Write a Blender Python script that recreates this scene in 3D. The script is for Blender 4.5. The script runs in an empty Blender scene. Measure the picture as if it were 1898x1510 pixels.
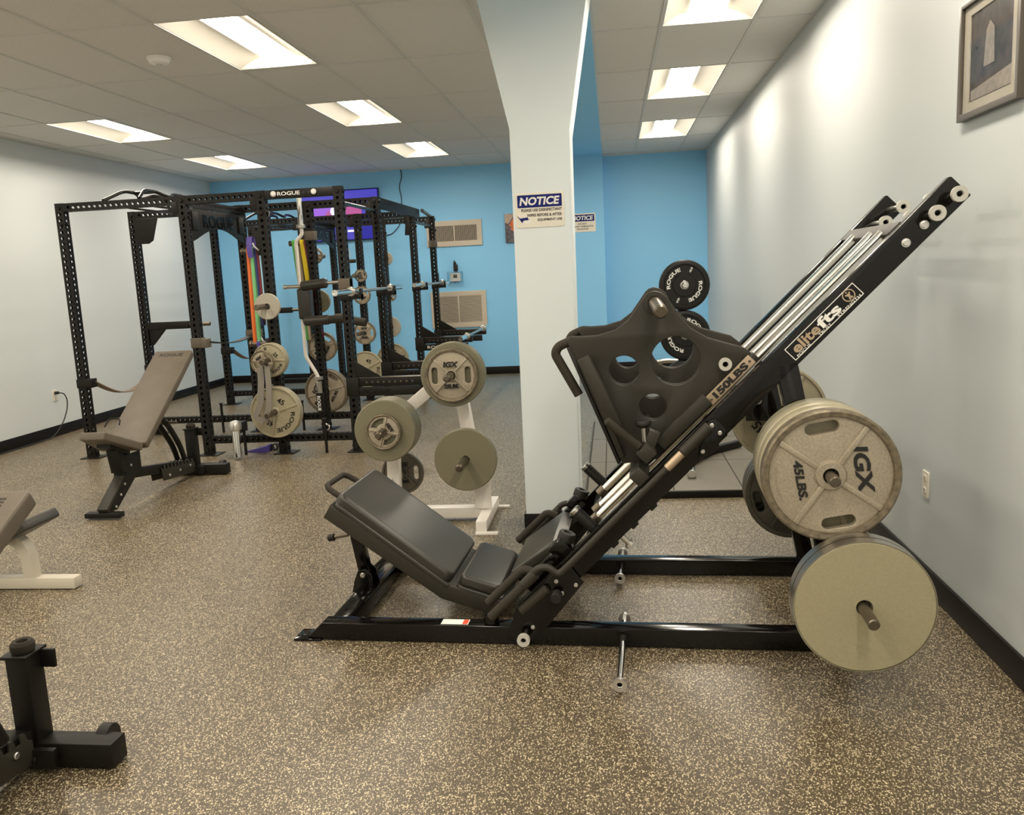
import bpy, bmesh, math, random
from mathutils import Matrix, Vector
random.seed(7)
C = bpy.context.scene.collection
R = math.radians
PI = math.pi

# ------------------------------------------------------------------ camera, world, exposure
cd = bpy.data.cameras.new('camera')
cd.sensor_width = 36.0
cd.sensor_fit = 'HORIZONTAL'
cd.lens = 1568.07 / 1898.0 * 36.0
cd.clip_start = 0.05
cam = bpy.data.objects.new('camera', cd)
C.objects.link(cam)
cam.matrix_world = (Matrix.Translation((0, 0, 1.5)) @ Matrix.Rotation(R(7.0855), 4, 'Z')
                    @ Matrix.Rotation(R(90 - 9.0978), 4, 'X') @ Matrix.Rotation(R(-2.8495), 4, 'Z'))
sc = bpy.context.scene
sc.camera = cam
w = bpy.data.worlds.new('world')
sc.world = w
w.use_nodes = True
w.node_tree.nodes['Background'].inputs[0].default_value = (0.02, 0.02, 0.022, 1)
sc.view_settings.view_transform = 'Standard'
sc.view_settings.look = 'None'
sc.view_settings.gamma = 1
sc.view_settings.exposure = 1.25
LIGHT_STRENGTH = 17.0
LIGHT_COLOR = (1.0, 0.89, 0.74)

# ------------------------------------------------------------------ materials
def new_mat(name):
    m = bpy.data.materials.new(name)
    m.use_nodes = True
    nt = m.node_tree
    return m, nt, nt.nodes['Principled BSDF']

def mat(name, col, rough=0.5, metal=0.0, spec=0.5, noise=0.0, nscale=40.0, bump=0.0, bscale=200.0, coat=0.0):
    m, nt, b = new_mat(name)
    b.inputs['Base Color'].default_value = (*col, 1)
    b.inputs['Roughness'].default_value = rough
    b.inputs['Metallic'].default_value = metal
    b.inputs['Specular IOR Level'].default_value = spec
    b.inputs['Coat Weight'].default_value = coat
    tc = nt.nodes.new('ShaderNodeTexCoord')
    if noise > 0:
        n = nt.nodes.new('ShaderNodeTexNoise')
        n.inputs['Scale'].default_value = nscale
        n.inputs['Detail'].default_value = 4
        nt.links.new(tc.outputs['Object'], n.inputs['Vector'])
        r = nt.nodes.new('ShaderNodeValToRGB')
        r.color_ramp.elements[0].position = 0.3
        r.color_ramp.elements[1].position = 0.7
        r.color_ramp.elements[0].color = (*[c * (1 - noise) for c in col], 1)
        r.color_ramp.elements[1].color = (*[min(1, c * (1 + noise)) for c in col], 1)
        nt.links.new(n.outputs['Fac'], r.inputs['Fac'])
        nt.links.new(r.outputs['Color'], b.inputs['Base Color'])
    if bump > 0:
        n = nt.nodes.new('ShaderNodeTexNoise')
        n.inputs['Scale'].default_value = bscale
        n.inputs['Detail'].default_value = 3
        nt.links.new(tc.outputs['Object'], n.inputs['Vector'])
        bp = nt.nodes.new('ShaderNodeBump')
        bp.inputs['Strength'].default_value = bump
        bp.inputs['Distance'].default_value = 0.002
        nt.links.new(n.outputs['Fac'], bp.inputs['Height'])
        nt.links.new(bp.outputs['Normal'], b.inputs['Normal'])
    return m

def mat_emit(name, col, strength):
    m, nt, b = new_mat(name)
    b.inputs['Base Color'].default_value = (0.01, 0.01, 0.01, 1)
    b.inputs['Emission Color'].default_value = (*col, 1)
    b.inputs['Emission Strength'].default_value = strength
    return m

def mat_floor():
    m, nt, b = new_mat('speckled_rubber')
    N, L = nt.nodes, nt.links
    tc = N.new('ShaderNodeTexCoord')
    nz = N.new('ShaderNodeTexNoise'); nz.inputs['Scale'].default_value = 45
    L.new(tc.outputs['Object'], nz.inputs['Vector'])
    mx = N.new('ShaderNodeMixRGB'); mx.inputs[0].default_value = 0.012
    L.new(tc.outputs['Object'], mx.inputs[1]); L.new(nz.outputs['Color'], mx.inputs[2])
    # elongated flecks: two voronoi layers with random colour per cell
    facs = []
    for sc_, rot, th in ((255, 0.5, 0.76), (360, 1.4, 0.80)):
        mp = N.new('ShaderNodeMapping')
        mp.inputs['Rotation'].default_value = (0, 0, rot)
        mp.inputs['Scale'].default_value = (1.0, 0.62, 1.0)
        L.new(mx.outputs[0], mp.inputs['Vector'])
        v = N.new('ShaderNodeTexVoronoi'); v.inputs['Scale'].default_value = sc_
        L.new(mp.outputs['Vector'], v.inputs['Vector'])
        sp = N.new('ShaderNodeSeparateColor'); L.new(v.outputs['Color'], sp.inputs[0])
        g = N.new('ShaderNodeMath'); g.operation = 'GREATER_THAN'; g.inputs[1].default_value = th
        L.new(sp.outputs[0], g.inputs[0])
        d = N.new('ShaderNodeMath'); d.operation = 'LESS_THAN'; d.inputs[1].default_value = 0.52
        L.new(v.outputs['Distance'], d.inputs[0])
        p = N.new('ShaderNodeMath'); p.operation = 'MULTIPLY'
        L.new(g.outputs[0], p.inputs[0]); L.new(d.outputs[0], p.inputs[1])
        facs.append((p, sp))
    base = N.new('ShaderNodeTexNoise'); base.inputs['Scale'].default_value = 330; base.inputs['Detail'].default_value = 2
    L.new(tc.outputs['Object'], base.inputs['Vector'])
    br = N.new('ShaderNodeValToRGB')
    br.color_ramp.elements[0].position = 0.35; br.color_ramp.elements[1].position = 0.68
    br.color_ramp.elements[0].color = (0.030, 0.022, 0.011, 1); br.color_ramp.elements[1].color = (0.122, 0.091, 0.051, 1)
    L.new(base.outputs['Fac'], br.inputs['Fac'])
    prev = br.outputs['Color']
    for (p, sp), col in zip(facs, ((0.66, 0.56, 0.37), (0.43, 0.345, 0.215))):
        m1 = N.new('ShaderNodeMixRGB'); m1.inputs[2].default_value = (*col, 1)
        L.new(p.outputs[0], m1.inputs[0]); L.new(prev, m1.inputs[1]); prev = m1.outputs[0]
    L.new(prev, b.inputs['Base Color'])
    big = N.new('ShaderNodeTexNoise'); big.inputs['Scale'].default_value = 1.3; big.inputs['Detail'].default_value = 3
    L.new(tc.outputs['Object'], big.inputs['Vector'])
    mr = N.new('ShaderNodeMapRange'); mr.inputs['To Min'].default_value = 0.30; mr.inputs['To Max'].default_value = 0.46
    L.new(big.outputs['Fac'], mr.inputs['Value']); L.new(mr.outputs[0], b.inputs['Roughness'])
    bp = N.new('ShaderNodeBump'); bp.inputs['Strength'].default_value = 0.25; bp.inputs['Distance'].default_value = 0.001
    L.new(base.outputs['Fac'], bp.inputs['Height']); L.new(bp.outputs['Normal'], b.inputs['Normal'])
    b.inputs['Specular IOR Level'].default_value = 0.75
    return m

M = {}
M['floor'] = mat_floor()
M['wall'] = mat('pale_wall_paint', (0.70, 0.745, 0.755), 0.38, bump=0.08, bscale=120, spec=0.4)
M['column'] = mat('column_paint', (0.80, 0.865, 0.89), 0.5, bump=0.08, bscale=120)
M['wallr'] = mat('pale_wall_paint_dimmed', (0.575, 0.612, 0.618), 0.5, bump=0.08, bscale=120, spec=0.25)  # same paint as the left wall, darkened to imitate weaker light here
M['blue'] = mat('blue_wall_paint', (0.262, 0.63, 0.97), 0.5, bump=0.1, bscale=120)
M['ceil'] = mat('ceiling_tile', (0.74, 0.73, 0.70), 0.95, noise=0.06, nscale=120, bump=0.35, bscale=220)
M['grid'] = mat('ceiling_grid', (0.66, 0.66, 0.63), 0.6)
M['base'] = mat('black_baseboard', (0.009, 0.007, 0.006), 0.4, spec=0.22)
M['reflector'] = mat('light_reflector', (0.62, 0.60, 0.54), 0.6, spec=0.1)
M['lens'] = mat_emit('light_lens', LIGHT_COLOR, LIGHT_STRENGTH)
M['rack'] = mat('black_powder_coat', (0.0075, 0.0062, 0.0048), 0.45, spec=0.3, bump=0.12, bscale=500)
M['blackbar'] = mat('semi_gloss_black', (0.010, 0.008, 0.006), 0.25)
M['rod'] = mat('polished_guide_rod', (0.90, 0.86, 0.79), 0.24, metal=1)
M['gloss'] = mat('gloss_black', (0.0035, 0.0025, 0.002), 0.12, spec=0.4)
M['sled'] = mat('dark_textured_paint', (0.028, 0.024, 0.017), 0.5, spec=0.4, bump=0.3, bscale=700)
M['pad'] = mat('black_vinyl', (0.034, 0.031, 0.025), 0.34, bump=0.06, bscale=300)
M['brownpad'] = mat('worn_brown_vinyl', (0.118, 0.097, 0.071), 0.48, spec=0.4, noise=0.08, nscale=9, bump=0.1, bscale=400)
M['rubber'] = mat('black_rubber', (0.014, 0.012, 0.010), 0.5, spec=0.35)
M['foam'] = mat('grip_foam', (0.034, 0.028, 0.020), 0.7, spec=0.3)
M['chrome'] = mat('chrome', (0.86, 0.84, 0.80), 0.12, metal=1)
M['steel'] = mat('brushed_steel', (0.55, 0.53, 0.49), 0.32, metal=1)
M['darksteel'] = mat('worn_dark_steel', (0.17, 0.145, 0.11), 0.35, metal=0.9)
M['bolt'] = mat('bolt_steel', (0.72, 0.70, 0.66), 0.3, metal=0.9)
M['nylon'] = mat('white_nylon', (0.52, 0.51, 0.46), 0.35)
M['bronze'] = mat('bronze_plate', (0.52, 0.40, 0.28), 0.4, metal=0.55)
M['white'] = mat('white_print', (0.85, 0.84, 0.80), 0.5)
M['black'] = mat('black_print', (0.012, 0.011, 0.01), 0.5)
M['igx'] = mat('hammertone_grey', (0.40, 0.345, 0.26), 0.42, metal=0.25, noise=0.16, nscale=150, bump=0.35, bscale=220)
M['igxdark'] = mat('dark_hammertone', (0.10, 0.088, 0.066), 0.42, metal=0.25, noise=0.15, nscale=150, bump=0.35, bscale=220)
M['khaki'] = mat('khaki_enamel', (0.36, 0.32, 0.215), 0.4, noise=0.05, nscale=60)
M['igxrim'] = mat('worn_brown_rim', (0.20, 0.165, 0.112), 0.36, metal=0.4, noise=0.35, nscale=45, bump=0.3, bscale=160)
M['olive'] = mat('olive_grey_enamel', (0.185, 0.172, 0.108), 0.42, noise=0.06, nscale=200, bump=0.15, bscale=300)
M['smooth'] = mat('pale_grey_enamel', (0.36, 0.325, 0.205), 0.4, noise=0.05, nscale=120, bump=0.1, bscale=300)
M['palegrey'] = mat('pale_warm_grey_enamel', (0.40, 0.37, 0.30), 0.4, noise=0.05, nscale=120)
M['bumper'] = mat('bumper_rubber', (0.010, 0.009, 0.008), 0.4, spec=0.35)
M['treewhite'] = mat('white_enamel', (0.80, 0.76, 0.70), 0.35)
M['benchwhite'] = mat('ivory_enamel', (0.62, 0.57, 0.47), 0.35)
M['plastic'] = mat('ivory_plastic', (0.80, 0.76, 0.66), 0.4)
M['beige'] = mat('beige_enamel', (0.60, 0.53, 0.43), 0.45)
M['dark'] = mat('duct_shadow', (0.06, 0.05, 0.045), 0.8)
M['signblue'] = mat('sign_blue', (0.004, 0.011, 0.15), 0.45, spec=0.25)
M['signcream'] = mat('sign_cream', (0.84, 0.80, 0.69), 0.4)
M['detector'] = mat('white_detector_plastic', (0.95, 0.95, 0.93), 0.4)
M['cord'] = mat('black_cord', (0.01, 0.01, 0.012), 0.5)
M['strap'] = mat('tan_strap', (0.24, 0.18, 0.13), 0.8)
M['greystrap'] = mat('grey_strap', (0.22, 0.20, 0.17), 0.8)
M['platform'] = mat('grey_platform_rubber', (0.15, 0.135, 0.107), 0.5, noise=0.06, nscale=6)
M['seam'] = mat('platform_seam', (0.05, 0.045, 0.037), 0.8, spec=0.2)
M['orange'] = mat('orange_latex', (0.72, 0.16, 0.03), 0.5)
M['purple'] = mat('purple_latex', (0.085, 0.06, 0.30), 0.5)
M['green'] = mat('green_latex', (0.10, 0.42, 0.09), 0.5)
M['lime'] = mat('pale_green_latex', (0.18, 0.50, 0.22), 0.5)
M['navy'] = mat('navy_latex', (0.02, 0.025, 0.13), 0.5)
M['maroon'] = mat('maroon_latex', (0.16, 0.015, 0.03), 0.5)
M['yellow'] = mat('yellow_latex', (0.80, 0.60, 0.01), 0.5)
M['tan'] = mat('tan_latex', (0.50, 0.40, 0.28), 0.5)
M['skyblue'] = mat('pale_blue_latex', (0.45, 0.68, 0.80), 0.5)
M['redprint'] = mat('red_print', (0.72, 0.08, 0.03), 0.5)
M['frame'] = mat('dark_bronze_frame', (0.075, 0.062, 0.048), 0.35)
M['mat'] = mat('cream_mat_board', (0.66, 0.58, 0.46), 0.7)
def mat_photo():
    m, nt, b = new_mat('sepia_print')
    N, L = nt.nodes, nt.links
    tc = N.new('ShaderNodeTexCoord')
    n = N.new('ShaderNodeTexNoise'); n.inputs['Scale'].default_value = 22; n.inputs['Detail'].default_value = 5
    L.new(tc.outputs['Object'], n.inputs['Vector'])
    r = N.new('ShaderNodeValToRGB')
    r.color_ramp.elements[0].position = 0.35; r.color_ramp.elements[1].position = 0.75
    r.color_ramp.elements[0].color = (0.07, 0.052, 0.048, 1); r.color_ramp.elements[1].color = (0.17, 0.13, 0.115, 1)
    L.new(n.outputs['Fac'], r.inputs['Fac']); L.new(r.outputs['Color'], b.inputs['Base Color'])
    b.inputs['Roughness'].default_value = 0.25
    return m
M['print'] = mat_photo()
M['printlight'] = mat('sepia_light', (0.42, 0.35, 0.29), 0.3, noise=0.25, nscale=40)
M['canvas_orange'] = mat('orange_canvas', (0.72, 0.20, 0.06), 0.6, noise=0.3, nscale=20)
M['canvas_dark'] = mat('dark_canvas', (0.13, 0.12, 0.14), 0.6, noise=0.5, nscale=18)
M['canvas_pale'] = mat('pale_canvas', (0.55, 0.42, 0.32), 0.6, noise=0.2, nscale=18)
M['tv'] = mat('tv_case', (0.012, 0.012, 0.05), 0.3)
M['scr_violet'] = mat_emit('screen_violet', (0.075, 0.065, 0.60), 0.34)
M['scr_blue'] = mat_emit('screen_blue', (0.010, 0.012, 0.42), 0.32)
M['scr_pink'] = mat_emit('screen_pink', (0.55, 0.10, 0.34), 0.38)
M['scr_mauve'] = mat_emit('screen_mauve', (0.40, 0.14, 0.85), 0.36)
M['scr_white'] = mat_emit('screen_white', (0.80, 0.78, 0.95), 0.5)
M['lcd'] = mat('thermostat_display', (0.09, 0.085, 0.06), 0.3)
def mat_clear():
    m, nt, b = new_mat('clear_cover')
    b.inputs['Base Color'].default_value = (0.92, 0.95, 0.97, 1)
    b.inputs['Roughness'].default_value = 0.05
    b.inputs['Transmission Weight'].default_value = 1.0
    b.inputs['IOR'].default_value = 1.15
    return m
M['clear'] = mat_clear()

# ------------------------------------------------------------------ mesh helpers
FONT_CACHE = {}
def text_mesh(s, ofs, ext):
    k = (s, ofs, ext)
    if k not in FONT_CACHE:
        cu = bpy.data.curves.new('t', 'FONT')
        cu.body = s; cu.size = 1.0; cu.offset = ofs; cu.extrude = ext
        cu.align_x = 'CENTER'; cu.align_y = 'CENTER'; cu.resolution_u = 3
        o = bpy.data.objects.new('t', cu)
        me = bpy.data.meshes.new_from_object(o)
        vs = [v.co.copy() for v in me.vertices]; fs = [tuple(p.vertices) for p in me.polygons]
        bpy.data.objects.remove(o); bpy.data.curves.remove(cu); bpy.data.meshes.remove(me)
        xs = [v.x for v in vs]; ys = [v.y for v in vs]
        cx, cy = (min(xs) + max(xs)) / 2, (min(ys) + max(ys)) / 2
        for v in vs: v.x -= cx; v.y -= cy
        FONT_CACHE[k] = (vs, fs, max(xs) - min(xs), max(ys) - min(ys))
    return FONT_CACHE[k]

def frame(o, x, y, z):
    m = Matrix.Identity(4)
    for i, a in enumerate((x, y, z)):
        a = Vector(a).normalized()
        m[0][i], m[1][i], m[2][i] = a
    m.translation = Vector(o)
    return m

def axis_frame(p0, p1, up=(0, 0, 1)):
    z = (Vector(p1) - Vector(p0)).normalized()
    u = Vector(up)
    if abs(z.dot(u.normalized())) > 0.98: u = Vector((0, 1, 0))
    x = u.cross(z).normalized(); y = z.cross(x)
    return frame(p0, x, y, z)

def circle(r, n=32, c=(0, 0)):
    return [(c[0] + r * math.cos(2 * PI * i / n), c[1] + r * math.sin(2 * PI * i / n)) for i in range(n)]
def rrect(w, h, r, n=5, c=(0, 0)):
    out = []
    for cx, cy, a in ((w / 2 - r, h / 2 - r, 0), (-w / 2 + r, h / 2 - r, 90), (-w / 2 + r, -h / 2 + r, 180), (w / 2 - r, -h / 2 + r, 270)):
        for i in range(n + 1):
            t = R(a + 90 * i / n)
            out.append((c[0] + cx + r * math.cos(t), c[1] + cy + r * math.sin(t)))
    return out

class MB:
    def __init__(s): s.bm = bmesh.new()
    def raw(s, vs, fs, Mx=None):
        bv = [s.bm.verts.new(Mx @ Vector(v) if Mx else Vector(v)) for v in vs]
        for f in fs:
            try: s.bm.faces.new([bv[i] for i in f])
            except ValueError: pass
        return s
    def bmin(s, b, Mx=None):
        b.verts.index_update()
        s.raw([v.co.copy() for v in b.verts], [[v.index for v in f.verts] for f in b.faces], Mx)
        b.free(); return s
    def box(s, c, size, Mx=None, bev=0.003, seg=2):
        b = bmesh.new(); bmesh.ops.create_cube(b, size=1.0)
        for v in b.verts: v.co = Vector((v.co.x * size[0] + c[0], v.co.y * size[1] + c[1], v.co.z * size[2] + c[2]))
        bev = min(bev, 0.45 * min(size))
        if bev > 0: bmesh.ops.bevel(b, geom=b.edges[:], offset=bev, segments=seg, affect='EDGES', profile=0.5)
        return s.bmin(b, Mx)
    def span(s, a, b, Mx=None, bev=0.003, seg=2):
        return s.box([(a[i] + b[i]) / 2 for i in range(3)], [abs(b[i] - a[i]) for i in range(3)], Mx, bev, seg)
    def bar(s, p0, p1, wd, ht, up=(0, 0, 1), bev=0.004):
        L = (Vector(p1) - Vector(p0)).length
        return s.box((0, 0, L / 2), (wd, ht, L), axis_frame(p0, p1, up), bev)
    def tube(s, pts, r, seg=14, cap=True, fillet=0):
        P = [Vector(p) for p in pts]
        if fillet and len(P) > 2:
            Q = [P[0]]
            for i in range(1, len(P) - 1):
                a, b, c = P[i - 1], P[i], P[i + 1]
                d1, d2 = (a - b), (c - b)
                f = min(fillet, d1.length * 0.49, d2.length * 0.49)
                s0, s1 = b + d1.normalized() * f, b + d2.normalized() * f
                for k in range(7):
                    t = k / 6
                    Q.append(s0 * (1 - t) ** 2 + b * 2 * t * (1 - t) + s1 * t * t)
            Q.append(P[-1]); P = Q
        rr = r if isinstance(r, (list, tuple)) else [r] * len(P)
        rings = []; n = None
        for i, p in enumerate(P):
            d = (P[min(i + 1, len(P) - 1)] - P[max(i - 1, 0)]).normalized()
            if n is None:
                n = d.orthogonal().normalized()
            else:
                n = (n - d * n.dot(d)).normalized()
            b = d.cross(n)
            rings.append([s.bm.verts.new(p + (n * math.cos(2 * PI * k / seg) + b * math.sin(2 * PI * k / seg)) * rr[i]) for k in range(seg)])
        for i in range(len(rings) - 1):
            for k in range(seg):
                s.bm.faces.new((rings[i][k], rings[i][(k + 1) % seg], rings[i + 1][(k + 1) % seg], rings[i + 1][k]))
        if cap:
            s.bm.faces.new(rings[0][::-1]); s.bm.faces.new(rings[-1])
        return s
    def strip(s, pts, wd, th, side):
        """flat band along a path; side = width direction"""
        P = [Vector(p) for p in pts]; sd = Vector(side).normalized(); rings = []
        for i, p in enumerate(P):
            d = (P[min(i + 1, len(P) - 1)] - P[max(i - 1, 0)]).normalized()
            s2 = (sd - d * sd.dot(d)).normalized(); n = d.cross(s2)
            rings.append([s.bm.verts.new(p + s2 * a * wd / 2 + n * b * th / 2) for a, b in ((1, 1), (-1, 1), (-1, -1), (1, -1))])
        for i in range(len(rings) - 1):
            for k in range(4):
                s.bm.faces.new((rings[i][k], rings[i][(k + 1) % 4], rings[i + 1][(k + 1) % 4], rings[i + 1][k]))
        s.bm.faces.new(rings[0][::-1]); s.bm.faces.new(rings[-1])
        return s
    def lathe(s, prof, Mx=None, seg=40, closed=False):
        """profile (r, z) round local z"""
        rings = []
        for r, z in prof:
            if r < 1e-6: rings.append([s.bm.verts.new(Mx @ Vector((0, 0, z)) if Mx else Vector((0, 0, z)))])
            else:
                ring = []
                for k in range(seg):
                    v = Vector((r * math.cos(2 * PI * k / seg), r * math.sin(2 * PI * k / seg), z))
                    ring.append(s.bm.verts.new(Mx @ v if Mx else v))
                rings.append(ring)
        pairs = list(zip(rings, rings[1:])) + ([(rings[-1], rings[0])] if closed else [])
        for a, b in pairs:
            for k in range(seg):
                k2 = (k + 1) % seg
                if len(a) == 1 and len(b) == 1: continue
                if len(a) == 1: s.bm.faces.new((a[0], b[k], b[k2]))
                elif len(b) == 1: s.bm.faces.new((a[k], a[k2], b[0]))
                else: s.bm.faces.new((a[k], a[k2], b[k2], b[k]))
        return s
    def cyl(s, p0, p1, r, seg=20, bev=0.002):
        L = (Vector(p1) - Vector(p0)).length; b = min(bev, r * 0.4, L * 0.4)
        return s.lathe([(0, 0), (r - b, 0), (r, b), (r, L - b), (r - b, L), (0, L)], axis_frame(p0, p1), seg)
    def ring(s, p0, p1, ro, ri, seg=24):
        L = (Vector(p1) - Vector(p0)).length
        return s.lathe([(ri, 0), (ro, 0), (ro, L), (ri, L)], axis_frame(p0, p1), seg, closed=True)
    def shape(s, outlines, t, Mx=None, bev=0.0, bseg=2):
        """filled 2-D outline(s) with holes, extruded to thickness t about local z = 0"""
        cu = bpy.data.curves.new('s', 'CURVE'); cu.dimensions = '2D'; cu.fill_mode = 'BOTH'
        cu.extrude = max(t / 2 - bev, 1e-5); cu.bevel_depth = bev; cu.bevel_resolution = bseg; cu.offset = -bev
        for ol in outlines:
            sp = cu.splines.new('POLY'); sp.points.add(len(ol) - 1)
            for p, (x, y) in zip(sp.points, ol): p.co = (x, y, 0, 1)
            sp.use_cyclic_u = True
        o = bpy.data.objects.new('s', cu); me = bpy.data.meshes.new_from_object(o)
        s.raw([v.co.copy() for v in me.vertices], [tuple(p.vertices) for p in me.polygons], Mx)
        bpy.data.objects.remove(o); bpy.data.curves.remove(cu); bpy.data.meshes.remove(me)
        return s
    def text(s, t, h, Mx, ext=0.001, ofs=0.0, sx=1.0, shear=0.0, arc=None, width=None):
        vs, fs, wd, hh = text_mesh(t, ofs, 0.5)
        k = h / hh
        kx = k * sx if width is None else width / wd
        out = []
        for v in vs:
            x, y, z = v.x * kx + v.y * k * shear, v.y * k, v.z * 2 * ext + ext
            if arc:
                a = x / arc; rr = arc + y
                x, y = rr * math.sin(a), rr * math.cos(a)
            out.append((x, y, z))
        return s.raw(out, fs, Mx)
    def perf(s, p0, p1, wd, up=(0, 0, 1), pitch=0.0508, hole=0.0145):
        """square steel tube with a row of real round holes in all four walls"""
        Mx = axis_frame(p0, p1, up); L = (Vector(p1) - Vector(p0)).length
        n = max(1, int((L - 0.02) / pitch)); z0 = (L - n * pitch) / 2; h = wd / 2
        loc = []; fcs = []
        def add(fv):
            b = len(loc); loc.extend(fv); return b
        for ax in range(4):
            c, sn = math.cos(ax * PI / 2), math.sin(ax * PI / 2)
            def P(u, z): return Vector((c * h - sn * u, sn * h + c * u, z))
            for (a, b_) in ((0, z0), (L - z0, L)):
                i = add([P(-h, a), P(h, a), P(h, b_), P(-h, b_)]); fcs.append((i, i + 1, i + 2, i + 3))
            for k in range(n):
                za = z0 + k * pitch; zc = za + pitch / 2; q = pitch / 2
                outer = [(h, 0), (h, q), (0, q), (-h, q), (-h, 0), (-h, -q), (0, -q), (h, -q)]
                inner = [(hole * math.cos(j * PI / 4), hole * math.sin(j * PI / 4)) for j in range(8)]
                i = add([P(u, zc + z) for u, z in outer] + [P(u, zc + z) for u, z in inner])
                for j in range(8):
                    j2 = (j + 1) % 8
                    fcs.append((i + j, i + j2, i + 8 + j2, i + 8 + j))
        i = add([Vector((a, b, z)) for z in (0, L) for a, b in ((-h, -h), (h, -h), (h, h), (-h, h))])
        fcs += [(i + 3, i + 2, i + 1, i), (i + 4, i + 5, i + 6, i + 7)]
        return s.raw(loc, fcs, Mx)
    def mesh(s, name, m, ang=38):
        bmesh.ops.remove_doubles(s.bm, verts=s.bm.verts, dist=1e-5)
        bmesh.ops.recalc_face_normals(s.bm, faces=s.bm.faces)
        me = bpy.data.meshes.new(name); s.bm.to_mesh(me); s.bm.free()
        me.materials.append(m)
        for p in me.polygons: p.use_smooth = True
        me.set_sharp_from_angle(angle=R(ang))
        return me
    def build(s, name, m, parent=None, label=None):
        o = bpy.data.objects.new(name, s.mesh(name, m)); C.objects.link(o)
        if parent: o.parent = parent
        if label: o['label'] = label
        return o

def tag(o, label, cat, group=None):
    o['label'] = label; o['category'] = cat
    if group: o['group'] = group
    return o
def thing(name, label, cat, loc=(0, 0, 0), rz=0, group=None):
    o = bpy.data.objects.new(name, None); C.objects.link(o)
    o.empty_display_size = 0.1; o.location = loc; o.rotation_euler = (0, 0, rz)
    return tag(o, label, cat, group)
def struct(o):
    o['kind'] = 'structure'; return o
def dup(root, label=None, loc=None, group=None):
    r = root.copy(); C.objects.link(r)
    if loc is not None: r.location = loc
    if label: r['label'] = label
    if group: r['group'] = group
    def kids(a, b):
        for ch in list(a.children):
            c = ch.copy(); C.objects.link(c); c.parent = b; kids(ch, c)
    kids(root, r)
    return r

# ------------------------------------------------------------------ room shell
XL, XR, YB, YF, ZC = -5.97, 1.362, 12.5, -3.2, 3.06
GP = 0.6225
struct(MB().span((XL - .15, YF - .15, -.1), (XR + .15, YB + .15, 0), bev=0).build('floor', M['floor']))
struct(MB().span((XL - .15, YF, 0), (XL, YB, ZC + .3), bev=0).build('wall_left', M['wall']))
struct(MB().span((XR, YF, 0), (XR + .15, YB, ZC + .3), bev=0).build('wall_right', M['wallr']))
struct(MB().span((XL - .15, YB, 0), (XR + .15, YB + .15, ZC + .3), bev=0).build('wall_back', M['blue']))
struct(MB().span((XL - .15, YF - .15, 0), (XR + .15, YF, ZC + .3), bev=0).build('wall_front', M['wall']))
BX0, BX1 = -0.70, -0.087
struct(MB().span((BX0, YF, ZC - .03), (BX1, 12.24, ZC + .3), bev=0).build('trim_1', M['blue']))          # bulkhead soffit
struct(MB().span((BX0, 12.24, 0), (BX1, YB, ZC + .3), bev=0).build('wall_pilaster', M['blue']))
HB = 0.112
struct(MB().span((XL, YF, 0), (XL + .012, YB, HB), bev=.002).build('baseboard_left', M['base']))
struct(MB().span((XR - .012, YF, 0), (XR, YB, HB), bev=.002).build('baseboard_right', M['base']))
b_ = MB().span((XL, YB - .012, 0), (BX0, YB, HB), bev=.002).span((BX1, YB - .012, 0), (XR, YB, HB), bev=.002)
b_.span((BX0 - .01, 12.228, 0), (BX1 + .01, 12.24, HB), bev=.002)
struct(b_.build('baseboard_back', M['base']))
# column with flared haunch
cy0, cy1 = 4.72, 5.07
prof = [(-.535, 0), (-.218, 0), (-.202, 2.24), (-.065, ZC - .03), (-.69, ZC - .03), (-.527, 2.26)]
struct(MB().shape([[(x, z) for x, z in prof]], cy1 - cy0, frame((0, (cy0 + cy1) / 2, 0), (1, 0, 0), (0, 0, 1), (0, -1, 0)), bev=0.006).build('wall_column', M['column']))
struct(MB().span((-.546, cy0 - .01, 0), (-.208, cy1 + .01, HB), bev=.002).build('baseboard_column', M['base']))

# ceiling tiles, leaving openings for the troffers
lights = []   # (x0, x1, y0, y1)
yl = [5.035 + 2.545 * k for k in range(-3, 3)]
yr = [4.775 + 2.51 * k for k in range(-3, 3)]
for x0 in (-5.155, -2.663):
    for y0 in yl: lights.append((x0, x0 + .6, y0, y0 + 1.225))
for y0 in yl[1:2]: lights.append((-1.418, -.818, y0, y0 + 1.225))  # unseen extra troffer, added to brighten the column and lower right wall
for y0 in yr: lights.append((.372, .372 + .6, y0, y0 + 1.255))
def ceiling(x0, x1, hs):
    b = MB()
    xs = sorted({x0, x1, *[h[0] for h in hs], *[h[1] for h in hs]})
    ys = sorted({YF, YB, *[h[2] for h in hs], *[h[3] for h in hs]})
    for i in range(len(xs) - 1):
        for j in range(len(ys) - 1):
            cx, cy = (xs[i] + xs[i + 1]) / 2, (ys[j] + ys[j + 1]) / 2
            if any(h[0] < cx < h[1] and h[2] < cy < h[3] for h in hs): continue
            b.span((xs[i], ys[j], ZC), (xs[i + 1], ys[j + 1], ZC + .02), bev=0)
    return b
cb = ceiling(XL, BX0, [l for l in lights if l[1] < BX0])
cb2 = ceiling(BX1, XR, [l for l in lights if l[0] > BX1])
cb.bmin(cb2.bm)
cb.span((XL, YF, ZC + .27), (XR, YB, ZC + .3), bev=0)
struct(cb.build('ceiling', M['ceil']))
g = MB()
def inlight(x, y):
    return any(l[0] + .01 < x < l[1] - .01 and l[2] + .01 < y < l[3] - .01 for l in lights)
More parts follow.
